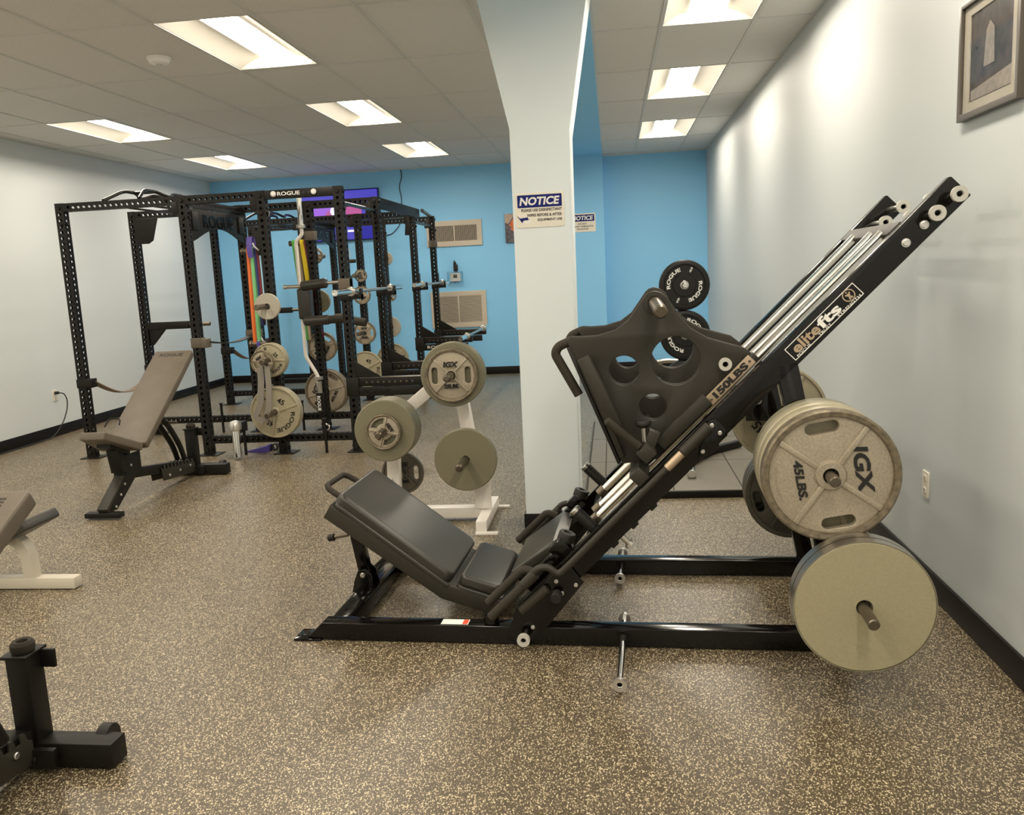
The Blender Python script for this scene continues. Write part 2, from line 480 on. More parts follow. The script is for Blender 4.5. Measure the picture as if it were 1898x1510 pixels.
def gridlines(xs, ys, x0, x1):
    for x in xs:
        g.span((x - .012, YF, ZC - .006), (x + .012, YB, ZC + .001), bev=0)
    for y in ys:
        cuts = [x0] + [x for x in xs if x0 < x < x1] + [x1]
        for a, c in zip(cuts, cuts[1:]):
            if not inlight((a + c) / 2, y):
                g.span((a, y - .011, ZC - .005), (c, y + .011, ZC + .001), bev=0)
gx = [-2.663 + GP * k for k in range(-5, 4)]; gx = [x for x in gx if XL < x < BX0]
gridlines(gx, [5.035 + 1.2725 * k for k in range(-6, 6)], XL, BX0)
gridlines([.372, .984], [4.775 + 1.255 * k for k in range(-6, 7)], BX1, XR)
for x in (XL, XR - .02, BX0 - .018, BX1): g.span((x, YF, ZC - .008), (x + .018, YB, ZC + .001), bev=0)
g.span((XL, YB - .018, ZC - .008), (XR, YB, ZC + .001), bev=0)
struct(g.build('trim_2', M['grid']))

def troffer(l, label, group):
    x0, x1, y0, y1 = l; cx, cy = (x0 + x1) / 2, (y0 + y1) / 2; W, Ln = x1 - x0, y1 - y0
    t = thing('ceiling_light', label, 'ceiling light', (cx, cy, ZC), 0, group)
    hw, hl = W / 2, Ln / 2
    fr = MB()
    for sx in (-1, 1): fr.span((sx * hw, -hl, -.004), (sx * (hw - .012), hl, .012), bev=.001)
    for sy in (-1, 1): fr.span((-hw, sy * hl, -.004), (hw, sy * (hl - .012), .012), bev=.001)
    fr.build('frame', M['reflector'], t)
    rf = MB(); rings = []
    for sx in (-1, 1):
        pts = []
        for k in range(9):
            a = k / 8
            pts.append((sx * (hw - .01 - (hw - .01 - .115) * a), .075 * math.sin(a * PI / 2)))
        vs = [(x, y, z) for x, z in pts for y in (-hl + .01, hl - .01)]
        rf.raw(vs, [(2 * i, 2 * i + 1, 2 * i + 3, 2 * i + 2) for i in range(8)])
    for sy in (-1, 1):
        y = sy * (hl - .01)
        rf.raw([(-hw, y, 0), (hw, y, 0), (hw, y, .09), (-hw, y, .09)], [(0, 1, 2, 3)])
    rf.raw([(-hw, -hl, .09), (hw, -hl, .09), (hw, hl, .09), (-hw, hl, .09)], [(0, 1, 2, 3)])
    rf.build('reflector', M['reflector'], t)
    ln = MB(); n = 8; vs = []
    for k in range(n + 1):
        a = k / n; x = -.118 + .236 * a; z = .072 - .010 * math.sin(a * PI)
        vs += [(x, -hl + .015, z), (x, hl - .015, z)]
    ln.raw(vs, [(2 * i, 2 * i + 1, 2 * i + 3, 2 * i + 2) for i in range(n)])
    ln.build('lens', M['lens'], t, 'glowing white lens strip')
    return t
for l in lights:
    k = 'left' if l[0] < -4 else ('middle' if l[0] < 0 else 'right')
    if l[2] > 4.4:
        n = round((l[2] - 4.9) / 2.53)
        lab = {('left', 0): 'lit recessed ceiling light cut by the left photo edge',
               ('left', 1): 'lit recessed ceiling light near the left wall, the nearer of two above the racks',
               ('left', 2): 'lit recessed ceiling light near the left wall in the far corner above the racks',
               ('middle', 0): 'largest lit recessed ceiling light, near the round smoke detector',
               ('middle', 1): 'lit recessed ceiling light second in the middle row left of the column',
               ('middle', 2): 'small lit recessed ceiling light nearest the blue wall left of the column',
               ('right', 0): 'lit recessed ceiling light at the top edge right of the column, nearest one',
               ('right', 1): 'lit recessed ceiling light right of the column, middle of three',
               ('right', 2): 'lit recessed ceiling light right of the column nearest the blue wall'}[(k, n)]
        troffer(l, lab, 'recessed ceiling lights')
    else:
        troffer(l, 'unseen lit recessed ceiling light overhead behind the viewer', 'lights behind the viewer')  # unseen rows continued, plus the one added brightening troffer

# ------------------------------------------------------------------ weight plates
PLATE_MESH = {}
def arc_text(b, t, h, r, ang, z, inward=False, **k):
    Mx = Matrix.Rotation(R(-ang), 4, 'Z') @ Matrix.Translation((0, 0, z))
    b.text(t, h, Mx, arc=r, **k)
def plate_meshes(kind, D, T, body_m):
    key = (kind, D, T, body_m)
    if key in PLATE_MESH: return PLATE_MESH[key]
    Ro, h = D / 2, T / 2; b = MB(); tx = []; tm = M['black']; rimb = None
    hub = 0.0265
    if kind == 'smooth':
        b.lathe([(hub, -h), (hub, h), (Ro - .006, h), (Ro, h - .006), (Ro, -h + .006), (Ro - .006, -h)], seg=72, closed=True)
    elif kind in ('igx45', 'igx25', 'igx10'):
        k = Ro / .225; wr = .026 * k if kind == 'igx45' else .030 * k
        lip = .012 * k
        rimb = MB().lathe([(Ro - wr, -h), (Ro - lip, -h), (Ro, -h + .5 * lip), (Ro, h - .5 * lip), (Ro - lip * .6, h), (Ro - wr + .004, h - .002), (Ro - wr, h - .012), (Ro - wr - .001, -h + .004)], seg=72, closed=True)
        wt = T * .5
        slots = []
        for sg in (-1, 1):
            if kind == 'igx45':
                slots.append([(sg * (.165 + y_), x_) for x_, y_ in rrect(.112, .040, .0199, 6)])
            elif kind == 'igx25':
                slots.append([(sg * (.118 + y_) * k * 1.2, x_ * k * 1.2) for x_, y_ in rrect(.118, .042, .0205, 6)])
            else:
                a0 = 0 if sg > 0 else PI
                o = []
                for i in range(13): a = a0 + R(-38 + 76 * i / 12); o.append((.77 * Ro * math.cos(a), .77 * Ro * math.sin(a)))
                for i in range(13): a = a0 + R(30 - 60 * i / 12); o.append((.46 * Ro * math.cos(a), .46 * Ro * math.sin(a)))
                slots.append(o)
        b.shape([circle(Ro - wr + .002, 72), circle(hub, 24)] + slots, wt, Matrix.Translation((0, 0, -.002)), bev=.002)
        for a in (45, 135, 225, 315):
            if kind == 'igx10': a = {45: 48, 135: 132, 225: 228, 315: 312}[a]
            Mx = Matrix.Rotation(R(a), 4, 'Z')
            b.box(((.04 * k + Ro - wr) / 2, 0, wt / 2), (Ro - wr - .038 * k, .020 * k, .014), Mx, bev=.004)
        b.lathe([(hub, -h), (hub, h - .002), (.040 * k + .006, h - .002), (.046 * k + .008, wt / 2 - .002), (.046 * k + .008, -h)], seg=36, closed=True)
        z = wt / 2 - .0015
        tx.append(MB().text('IGX', (.052 if kind == 'igx45' else .046) * k, Matrix.Translation((0, (.105 if kind != 'igx25' else .094) * k, z)), .0022 if kind == 'igx45' else .0045, .03, 1.35 if kind == 'igx45' else 1.15, .18))
        if kind == 'igx45':
            arc_text(b, 'PATENT 5,137,502', .011, .176, 180, wt / 2 - .003, ext=.0016, ofs=.01, sx=1.25)
        lab = {'igx45': '45LBS.', 'igx25': '25LBS.', 'igx10': '10LBS'}[kind]
        tx.append(MB().text(lab, (.030 if kind == 'igx45' else .036) * k, Matrix.Translation((0, (-.098 if kind != 'igx25' else -.090) * k, z)), .0022 if kind == 'igx45' else .0045, .03, 1.3 if kind == 'igx45' else 1.0, .15))
    elif kind in ('rogue45', 'rogue25'):
        k = Ro / .225; wr = .016 * k
        b.lathe([(Ro - wr, -h), (Ro - .004, -h), (Ro, -h + .006), (Ro, h - .006), (Ro - .005, h), (Ro - wr + .003, h), (Ro - wr, h - .008)], seg=72, closed=True)
        wt = T * .55
        b.shape([circle(Ro - wr + .002, 72), circle(hub, 24)], wt, None, bev=.001)
        b.lathe([(hub, -h), (hub, h - .001), (.036 * k, h - .001), (.046 * k, wt / 2), (.046 * k, -h)], seg=36, closed=True)
        for a in (28, 148, 268):
            Mx = Matrix.Rotation(R(a), 4, 'Z')
            b.box(((.03 * k + Ro - wr) / 2, 0, wt / 2), (Ro - wr - .026 * k, .021 * k, .016), Mx, bev=.005)
        z = wt / 2
        for a in (-85, 125):
            tx.append(MB()); arc_text(tx[-1], 'ROGUE', .038 * k, .160 * k, a, z, ext=.001, ofs=.025, sx=1.5)
        n = '45' if kind == 'rogue45' else '25'
        for a in (22, 200): tx.append(MB().text(n, .046 * k, Matrix.Rotation(R(-a), 4, 'Z') @ Matrix.Translation((0, .112 * k, z)), .001, .02, 1.1))
    elif kind == 'bumper':
        b.lathe([(hub, -h), (hub, h - .004), (.10, h - .004), (.105, h - .012), (.178, h - .012), (.184, h - .002), (Ro - .014, h), (Ro - .004, h - .006), (Ro, h - .016), (Ro, -h + .016), (Ro - .014, -h)], seg=72, closed=True)
        tm = M['white']
        for a in (-58, 122):
            tx.append(MB()); arc_text(tx[-1], 'ROGUE', .034, .143, a, h - .012, ext=.0012, ofs=.035, sx=1.5)
        for a in (24, 204): tx.append(MB().text('45LB', .018, Matrix.Rotation(R(-a), 4, 'Z') @ Matrix.Translation((0, .146, h - .012)) @ Matrix.Rotation(R(90), 4, 'Z'), .0012, .03, 1.0))
    me = b.mesh('weight_plate', M[body_m])
    tme = [t_.mesh('lettering', tm) for t_ in tx]
    hubm = None
    if kind == 'bumper':
        hubm = MB().lathe([(hub, -h - .001), (hub, h + .001), (.036, h + .001), (.04, h - .003), (.04, -h - .001)], seg=30, closed=True).mesh('hub_ring', M['steel'])
    rme = rimb.mesh('rim', M['igxrim'] if body_m == 'igx' else M['igxdark']) if rimb else None
    PLATE_MESH[key] = (me, tme, hubm, rme)
    return PLATE_MESH[key]
def plate(kind, face, D, T, spin, label, group, body='igx', facing=(0, -1, 0), cat='weight plate'):
    """face = centre of the side that looks along 'facing'"""
    me, tme, hubm, rme = plate_meshes(kind, D, T, body)
    z = Vector(facing).normalized(); up = Vector((0, 0, 1)); x = up.cross(z); y = z.cross(x)
    F = frame(Vector(face) - z * T / 2, x, y, z) @ Matrix.Rotation(R(spin), 4, 'Z')
    o = bpy.data.objects.new('bumper_plate' if kind == 'bumper' else 'weight_plate', me); C.objects.link(o); o.matrix_world = F
    tag(o, label, cat, group)
    for nm, mm in [('lettering', t_) for t_ in tme] + [('hub_ring', hubm), ('rim', rme)]:
        if mm:
            c = bpy.data.objects.new(nm, mm); C.objects.link(c); c.parent = o
    return o

# ------------------------------------------------------------------ leg press
LO = Vector((-0.336, 3.216, 0)); LA = R(-2.60)
LM = Matrix.Translation(LO) @ Matrix.Rotation(LA, 4, 'Z')
q2 = math.sqrt(.5)
def P(s, n, y): return ((s - n) * q2, y, (s + n) * q2)
lp = thing('leg_press', 'black plate-loaded incline leg press machine with long 45 degree rails and holed sled', 'leg press', LO, LA)
def XZ(y): return frame((0, y, 0), (1, 0, 0), (0, 0, 1), (0, -1, 0))       # local 2-D (x,z) plane at depth y
def SN(y): return frame((0, y, 0), (q2, 0, q2), (-q2, 0, q2), (0, -1, 0))    # local 2-D (s,n) plane at depth y
DY = .81
def slab(b, pts, y0, y1, f=XZ, bev=.003):
    return b.shape([pts], abs(y1 - y0), f((y0 + y1) / 2), bev=bev)
for yy, nm in ((0, 'near'), (DY, 'far')):
    rl = slab(MB(), [(-1.0, .006), (-.922, .079), (1.34, .079), (1.34, .006)], yy, yy + .075)
    br = rl.build('base_rail', M['gloss'], lp)
    fp = MB().span((-1.052, yy - .012, 0), (-.93, yy + .095, .010), bev=.004)
    fp.build('foot_plate', M['gloss'], br)
    MB().span((1.25, yy - .012, 0), (1.365, yy + .09, .010), bev=.004).build('foot_plate', M['gloss'], br)
    if yy == 0:
        MB().span((-.41, .012, .0792), (-.295, .062, .0798), bev=0).build('warning_label', M['white'], br, 'white sticker')
        MB().span((-.320, .014, .0798), (-.298, .060, .0802), bev=0).build('label_square', M['redprint'], br, 'small red square on the sticker')
xb = MB().span((-.905, .075, .008), (-.81, DY, .077), bev=.004).build('front_crossbeam', M['gloss'], lp)
MB().span((1.19, .075, .008), (1.27, DY, .077), bev=.004).build('rear_crossbeam', M['gloss'], lp)
MB().ring((-.20, .038, .083), (-.20, .038, .112), .032, .010).cyl((-.20, .038, .08), (-.20, .038, .12), .012).build('levelling_knob', M['gloss'], lp)
# incline rails
for yy in (0, DY):
    pts = [(.10, .08), (2.297, .08), (2.30, .083), (2.30, .172), (2.295, .177), (.06, .177)]
    ir = slab(MB(), pts, yy, yy + .05, SN).build('incline_rail', M['gloss'], lp)
    # latch pins under the rail
    for s in (.523, .634, .738):
        MB().box((0, 0, 0), (.032, .03, .014), frame(P(s, .075, yy + .025), (q2, 0, q2), (0, 1, 0), (-q2, 0, q2)), bev=.003).build('catch_pin', M['gloss'], ir)
    gs = -.007 if yy == 0 else yy + .057
    gp = slab(MB(), [(-.03, .045), (.045, .03), (.33, .06), (.34, .15), (.30, .168), (.05, .175), (-.06, .12)], gs - .004, gs + .004, SN, bev=.002).build('lower_gusset', M['gloss'], ir)
    for s, n in ((.045, .075), (.235, .09), (.30, .075), (.255, .14)): MB().cyl((P(s, n, gs - .01)), P(s, n, gs + .01), .0085).build('bolt', M['bolt'], gp)
    g2 = slab(MB(), [(1.0, .082), (1.035, .078), (1.135, .078), (1.15, .09), (1.15, .155), (1.135, .162), (1.10, .160), (1.0, .095)], gs - .004, gs + .004, SN, bev=.002).build('upper_gusset', M['gloss'], ir)
    for s, n in ((1.123, .146), (1.123, .105), (1.029, .1)): MB().cyl(P(s, n, gs - .01), P(s, n, gs + .01), .0085).build('bolt', M['bolt'], g2)
    if yy == 0:
        fr = MB().shape([rrect(.329, .058, .002, 2, (1.6655, .1255)), rrect(.323, .052, .001, 2, (1.6655, .1255))], .0006, SN(-.0008)).build('maker_label', M['white'], ir, 'black label with white border and white maker lettering')
        MB().text('elite', .040, SN(-.0012) @ Matrix.Translation((1.581, .129, 0)), .0003, .03, width=.118).build('lettering', M['bronze'], ir, 'mauve maker lettering')
        MB().text('fts', .040, SN(-.0012) @ Matrix.Translation((1.692, .129, 0)), .0003, .035, width=.098).build('lettering', M['white'], ir, 'white maker lettering')
        for t_, x_, w_ in (('FOCUS', 1.548, .062), ('TRUST', 1.650, .058), ('STRENGTH', 1.766, .105)):
            MB().text(t_, .0085, SN(-.0012) @ Matrix.Translation((x_, .1035, 0)), .0003, .012, width=w_).build('lettering', M['white'], ir, 'small white slogan word')
        em = MB().shape([circle(.023, 32, (1.790, .131)), circle(.019, 32, (1.790, .131))], .0006, SN(-.0012))
        em.shape([[(1.7885, .1155), (1.7805, .1165), (1.7865, .1275), (1.7785, .1375), (1.7815, .1405), (1.788, .1365), (1.79, .1405), (1.792, .1365), (1.7985, .1405), (1.8015, .1375), (1.7935, .1275), (1.7995, .1165), (1.7915, .1155), (1.79, .1225)]], .0006, SN(-.0012))
        em.shape([circle(.0028, 12, (1.79, .1445))], .0006, SN(-.0012))
        em.build('emblem', M['bronze'], ir, 'mauve ring emblem with a small figure')
        for s in (2.129, 2.046): MB().cyl(P(s, .121, -.012), P(s, .121, 0), .012).ring(P(s, .121, -.005), P(s, .121, 0), .0155, .01).build('bolt', M['bolt'], ir)
    # band pegs through the rail ends
    for s, n in ((2.262, .122), (2.172, .128)):
        y0, y1 = (-.055, .25) if yy == 0 else (yy - .21, yy + .105)
        pg = MB().ring(P(s, n, y0), P(s, n, y1), .0125, .0095).build('band_peg', M['steel'], ir)
        for ye in (y0, y1): MB().ring(P(s, n, ye - .008), P(s, n, ye + .008), .027, .0115).build('end_ring', M['nylon'], pg, 'white nylon end ring')
# crossbars, rods
MB().bar(P(2.065, .166, .05), P(2.065, .166, DY), .028, .062, up=(q2, 0, q2), bev=.003).build('upper_crossbar', M['sled'], lp)
MB().bar(P(.47, .145, .05), P(.47, .145, DY), .04, .06, up=(q2, 0, q2), bev=.003).build('lower_crossbar', M['gloss'], lp)
for y in (.165, .315, .60):
    MB().cyl(P(.49, .176, y), P(2.05, .176, y), .0165).build('guide_rod', M['rod'], lp)
    MB().ring(P(.49, .176, y), P(.525, .176, y), .024, .0168).build('rod_collar', M['darksteel'], lp)
for y, s, n0, n1 in ((.10, .49, .145, .262), (.71, .515, .165, .29)):
    st = MB().cyl(P(s, n0, y), P(s, n1, y), .0235).build('stop_post', M['rubber'], lp)
    MB().cyl(P(s, n1, y), P(s, n1 + .016, y), .0245).build('end_cap', M['steel'], st, 'bright metal end cap')
# bumper blocks on square arms
for y, s in ((.085, .33), (.725, .34)):
    ar = MB().bar(P(.12, .195, y), P(s, .195, y), .05, .05, up=(-q2, 0, q2)).build('bumper_arm', M['gloss'], lp)
    MB().box((0, 0, 0), (.075, .07, .07), frame(P(s + .01, .205, y), (q2, 0, q2), (0, 1, 0), (-q2, 0, q2)), bev=.006).build('bumper_block', M['gloss'], ar)
    MB().lathe([(0, .03), (.014, .03), (.018, .036), (.031, .036), (.035, .03), (.035, 0), (0, 0)], axis_frame(P(s + .045, .215, y), P(s + .09, .235, y)), 28).build('rubber_bumper', M['rubber'], ar)
    MB().cyl(P(s - .02, .195, y - .03), P(s - .02, .195, y - .022), .0085).build('bolt', M['bolt'], ar)
# padded foot board low between the rails
fb = slab(MB(), [(.072, .266), (.297, .232), (.322, .188), (.075, .215)], .20, .66, SN, bev=.012).build('calf_board', M['pad'], lp)
MB().bar(P(.05, .21, .26), P(.33, .185, .26), .04, .04, up=(-q2, 0, q2)).build('board_frame', M['gloss'], fb)
MB().bar(P(.05, .21, .60), P(.33, .185, .60), .04, .04, up=(-q2, 0, q2)).build('board_frame', M['gloss'], fb)
# seat and backrest
sf = slab(MB(), [(-.962, .478), (-.452, .112), (-.235, .045), (-.16, .095), (-.20, .112), (-.405, .172), (-.925, .535)], .20, .69, bev=.006).build('seat_frame', M['sled'], lp)
def padding(b, p0, p1, y0, y1, th, r=.045, bev=.018):
    x = (Vector((p1[0] - p0[0], 0, p1[1] - p0[1]))); L = x.length; x.normalize()
    z = Vector((0, 1, 0)).cross(x) * -1
    if z.z < 0: z = -z
    c = Vector(((p0[0] + p1[0]) / 2, (y0 + y1) / 2, (p0[1] + p1[1]) / 2)) - z * th / 2
    return b.shape([rrect(L, y1 - y0, r, 6)], th, frame(c, x, Vector((0, 1, 0)), z), bev=bev, bseg=4)
bk = padding(MB(), (-.882, .588), (-.388, .213), .20, .70, .062).build('backrest', M['pad'], lp)
padding(MB(), (-.900, .548), (-.398, .167), .195, .705, .022, .03, .008).build('pad_board', M['pad'], bk)
st = padding(MB(), (-.362, .222), (-.180, .165), .205, .675, .052, .035, .016).build('seat', M['pad'], lp)
padding(MB(), (-.382, .176), (-.180, .112), .20, .68, .018, .03, .007).build('pad_board', M['pad'], st)
MB().tube([(-.915, .30, .545), (-.985, .31, .59), (-.985, .55, .59), (-.915, .56, .545)], .0135, fillet=.05).build('backrest_handle', M['foam'], lp)
sp = MB().bar((-.876, .44, .15), (-.925, .44, .46), .052, .052, up=(0, 1, 0)).build('support_post', M['gloss'], lp)
for y in (.395, .475): MB().shape([[(-.93, .06), (-.82, .06), (-.835, .15), (-.86, .172), (-.895, .165), (-.915, .12)]], .010, XZ(y), bev=.002).build('pivot_bracket', M['gloss'], lp)
MB().cyl((-.872, .382, .145), (-.872, .49, .145), .012).build('pivot_bolt', M['bolt'], lp)
pn = MB().cyl((-.945, .44, .325), (-1.015, .44, .312), .010).build('adjuster_pin', M['darksteel'], lp)
MB().cyl((-1.015, .44, .312), (-1.045, .44, .306), .017).build('pin_knob', M['rubber'], pn)
# hand grips and safety handles on both sides
for y0, sg in ((0.0, 1), (DY + .05, -1)):
    yo = y0 - .03 * sg
    MB().tube([P(-.03, .266, y0 + .03 * sg), P(.182, .262, y0 + .03 * sg), P(.205, .215, y0 + .03 * sg)], .0185, fillet=.02).build('hand_grip', M['foam'], lp)
    sr = MB().tube([P(.20, .222, yo), P(.245, .235, yo), P(.285, .205, yo), P(.285, .155, yo), P(.34, .153, yo), P(1.09, .153, yo)], .0145, fillet=.035).build('safety_rod', M['sled'], lp)
    MB().cyl(P(-.045, .226, yo), P(.215, .222, yo), .0195, bev=.006).build('rod_grip', M['foam'], sr)
    MB().cyl(P(.155, .223, yo), P(.225, .223, yo), .0225).build('rod_sleeve', M['sled'], sr)
    MB().cyl(P(.975, .153, yo), P(1.118, .153, yo), .023, bev=.004).build('rod_sleeve', M['sled'], sr)
    MB().cyl(P(.892, .153, yo), P(.975, .153, yo), .0165).build('brass_bushing', M['bronze'], sr, 'brass bushing')
    MB().cyl(P(.065, .157, yo), P(.215, .148, yo), .020, bev=.006).build('stop_grip', M['foam'], lp)
    MB().cyl(P(.225, .105, yo), P(.225, .105, yo - .05 * sg), .021).build('lower_roller', M['rubber'], lp)
# rear posts with loading horns
for y0 in (0.0, DY):
    sl = .20
    po = MB().bar((.963, y0 + .0375, 1.12), (1.178, y0 + .0375, .07), .075, .075, up=(0, 1, 0)).build('rear_post', M['gloss'], lp)
    for z, x, ln in ((.775, 1.055, .40), (.357, 1.142, .56 if y0 == 0 else .40)):
        e = y0 - ln if y0 == 0 else y0 + .075 + ln
        a = y0 if y0 == 0 else y0 + .075
        MB().cyl((x, a, z), (x, e, z), .0185, bev=.004).build('loading_horn', M['darksteel'], po)
        MB().ring((x, a - .004, z), (x, a + .004, z), .045, .018).build('horn_flange', M['gloss'], po)
    if y0 > 0:
        MB().cyl((.955, y0 - .012, .855), (.955, y0, .855), .016).build('bolt', M['bolt'], po)
        MB().cyl((1.085, y0 - .012, .36), (1.085, y0, .36), .014).build('bolt', M['bolt'], po)
        MB().span((.90, y0 - .004, .76), (1.0, y0 + .01, .95), bev=.004).build('horn_plate', M['gloss'], po)
# base band pegs
for y0, y1, x, rr in ((-.385, .19, .338, 1), (.655, 1.02, .302, 1)):
    pg = MB().ring((x, y0, .042), (x, y1, .042), .0125, .009).build('base_band_peg', M['chrome'], lp)
    for ye in (y0, y1): MB().ring((x, ye - .008, .042), (x, ye + .008, .042), .025, .011).build('end_ring', M['bolt'], pg, 'bright metal end ring')
    cl = 0.0 if y0 < 0 else DY
    MB().ring((x, cl - .02, .042), (x, cl, .042), .023, .0126).build('peg_collar', M['gloss'], pg)
pg = MB().ring((-.055, -.055, .048), (-.055, .0, .048), .0125, .009).build('base_band_peg', M['steel'], lp)
MB().ring((-.055, -.063, .048), (-.055, -.045, .048), .026, .0115).build('end_ring', M['nylon'], pg, 'white nylon end ring')
pg = MB().cyl(P(.565, .08, .025), P(.565, .035, .025), .0125).build('base_band_peg', M['steel'], lp)
MB().ring(P(.565, .042, .025), P(.565, .030, .025), .022, .0115).build('end_ring', M['bolt'], pg, 'bright metal end ring')
# sled
ol = [(.148, 1.222), (.163, 1.239), (.205, 1.236), (.266, 1.238), (.338, 1.257), (.388, 1.293), (.422, 1.340), (.451, 1.381), (.467, 1.395), (.490, 1.401), (.515, 1.395), (.542, 1.374), (.562, 1.329), (.589, 1.294), (.625, 1.254), (.689, 1.214), (.768, 1.189), (.825, 1.171), (.872, 1.131), (.486, .745), (.352, .728), (.19, 1.12)]
holes = [circle(.094, 48, (.565, 1.131)), circle(.058, 40, (.367, 1.100)), circle(.053, 40, (.475, .953))]
for y0, nm in ((.10, 'near'), (.66, 'far')):
    MB().shape([ol] + holes, .012, XZ(y0 + .046), bev=.003).build('sled_plate', M['sled'], lp)
    sd = MB().shape([ol] + holes, .012, XZ(y0 + .006), bev=.003).build('sled_plate', M['sled'], lp)
    for (x_, z_) in ((.20, 1.19), (.80, 1.145), (.40, .80), (.66, 1.0)): MB().cyl((x_, y0 + .011, z_), (x_, y0 + .041, z_), .014).build('plate_spacer', M['sled'], sd)
    if y0 < .5:
        a, e = .10, -.095
    else: a, e = .71, .92
    hn = MB().cyl((.490, a, 1.358), (.512 if y0 < .5 else .490, e, 1.331 if y0 < .5 else 1.358), .0255, bev=.006).build('sled_horn', M['darksteel'], sd)
    MB().ring((.490, a - .014, 1.358), (.490, a + .014, 1.358), .042, .0255).build('horn_collar', M['sled'], hn)
# foot platform spans between the plates
ft = MB(); d = Vector((.352 - .165, 0, .728 - 1.20)).normalized(); nn = Vector((d.z, 0, -d.x))
ft.box((0, 0, 0), (.505, .62, .014), frame((.258 - .012, .405, .964), d, (0, 1, 0), d.cross(Vector((0, 1, 0)))), bev=.003)
ft.build('foot_platform', M['rubber'], lp)
MB().bar((.215, .05, 1.163), (.335, .05, .885), .05, .05, up=(0, 1, 0), bev=.008).build('platform_edge_tube', M['sled'], lp)
MB().bar((.206, .085, 1.15), (.352, .085, .76), .022, .03, up=(0, 1, 0), bev=.004).build('platform_flange', M['sled'], lp)
MB().tube([(.165, .12, 1.222), (.112, .12, 1.20), (.098, .12, 1.172), (.187, .12, 1.005)], .0185, fillet=.03).build('sled_handle', M['foam'], lp)
MB().tube([(.165, .69, 1.222), (.112, .69, 1.20), (.098, .69, 1.172), (.187, .69, 1.005)], .0185, fillet=.03).build('sled_handle', M['foam'], lp)
MB().cyl((.298, -.03, .928), (.424, -.005, .815), .0165, bev=.008).build('release_handle', M['foam'], lp)
for (x, z) in ((.447, .795), (.418, .705)):
    MB().bar((x, -.03, z), (x, .70, z), .056, .056, up=(1, 0, 1)).build('sled_cross_tube', M['sled'], lp)
MB().bar(P(.86, .235, .05), P(.955, .275, .05), .045, .05, up=(0, 1, 0)).build('release_block', M['sled'], lp)
kb = MB().cyl((.441, .03, .83), (.438, .03, .895), .010).build('plunger', M['steel'], lp)
MB().lathe([(0, 0), (.012, 0), (.026, .008), (.031, .014), (.031, .024), (.027, .03), (0, .03)], axis_frame((.438, .03, .885), (.437, .03, .92)), 20).build('plunger_knob', M['rubber'], kb)
MB().bar(P(.925, .221, .075), P(1.18, .217, .075), .05, .05, up=(0, 1, 0), bev=.004).build('bearing_housing', M['sled'], lp)
MB().bar(P(1.18, .20, .096), P(1.42, .20, .096), .03, .05, up=(0, 1, 0), bev=.004).build('bearing_housing', M['sled'], lp)
nb = MB().shape([rrect(.226, .041, .004, 3, (1.288, .2045))], .004, SN(.064), bev=.001).build('weight_badge', M['bronze'], lp, 'bronze badge with the sled weight')
MB().text('150LBS', .029, SN(.0618) @ Matrix.Translation((1.288, .2045, 0)), .0005, .055, width=.17).build('lettering', M['black'], nb)
for s in (1.188, 1.388): MB().cyl(P(s, .2045, .057), P(s, .2045, .063), .005).build('rivet', M['darksteel'], nb)
rb = MB().ring(P(1.319, .262, .10), P(1.319, .262, .055), .012, .009).build('sled_band_peg', M['darksteel'], lp)
MB().ring(P(1.319, .262, .062), P(1.319, .262, .046), .0245, .011).build('end_ring', M['nylon'], rb, 'white nylon end ring')

# plates loaded on the leg press
vdir = (LM.to_3x3() @ Vector((0, -1, 0)))
def lw(x, y, z): return LM @ Vector((x, y, z))
rim_me = MB().ring((0, 0, -.0222), (0, 0, .0222), .2256, .2235, 72).mesh('machined_rim', M['steel'])
GL = 'plates stored on the leg press'
plate('igx45', lw(1.058, -.318, .775), .45, .055, -80, 'front speckled iron plate reading IGX 45LBS on the upper near leg press horn', GL, 'igx', vdir)
plate('rogue45', lw(1.058, -.243, .775), .45, .055, 20, 'grey iron plate directly behind the front IGX plate on the upper near leg press horn', GL, 'khaki', vdir)
plate('rogue45', lw(1.058, -.168, .775), .45, .055, 70, 'third grey plate back on the upper near leg press horn', GL, 'khaki', vdir)
plate('smooth', lw(1.058, -.093, .775), .445, .055, 0, 'rearmost grey plate on the upper near leg press horn, nearest the post', GL, 'olive', vdir)
q_ = plate('smooth', lw(1.146, -.420, .357), .45, .045, 0, 'plain smooth olive-grey plate facing out on the low near leg press horn', GL, 'smooth', vdir)
q2_ = plate('smooth', lw(1.146, -.368, .357), .45, .045, 0, 'shiny-rimmed plain plate behind the smooth one on the low near leg press horn', GL, 'smooth', vdir)
for o_ in (q_, q2_):
    c_ = bpy.data.objects.new('machined_rim', rim_me); C.objects.link(c_); c_.parent = o_; c_['label'] = 'shiny machined edge'
plate('rogue45', lw(1.06, .898, .775), .45, .045, 150, 'khaki plate on the far upper leg press horn, its 45 showing under the rail', GL, 'khaki', vdir)
plate('rogue45', lw(1.06, .945, .775), .45, .045, 30, 'second khaki plate behind on the far upper leg press horn', GL, 'khaki', vdir)
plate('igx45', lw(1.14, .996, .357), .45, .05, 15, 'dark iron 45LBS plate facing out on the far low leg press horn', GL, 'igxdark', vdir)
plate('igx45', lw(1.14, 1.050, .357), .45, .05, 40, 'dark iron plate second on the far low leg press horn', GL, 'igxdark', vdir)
plate('igx45', lw(1.14, 1.104, .357), .45, .05, 80, 'dark iron plate rearmost on the far low leg press horn', GL, 'igxdark', vdir)

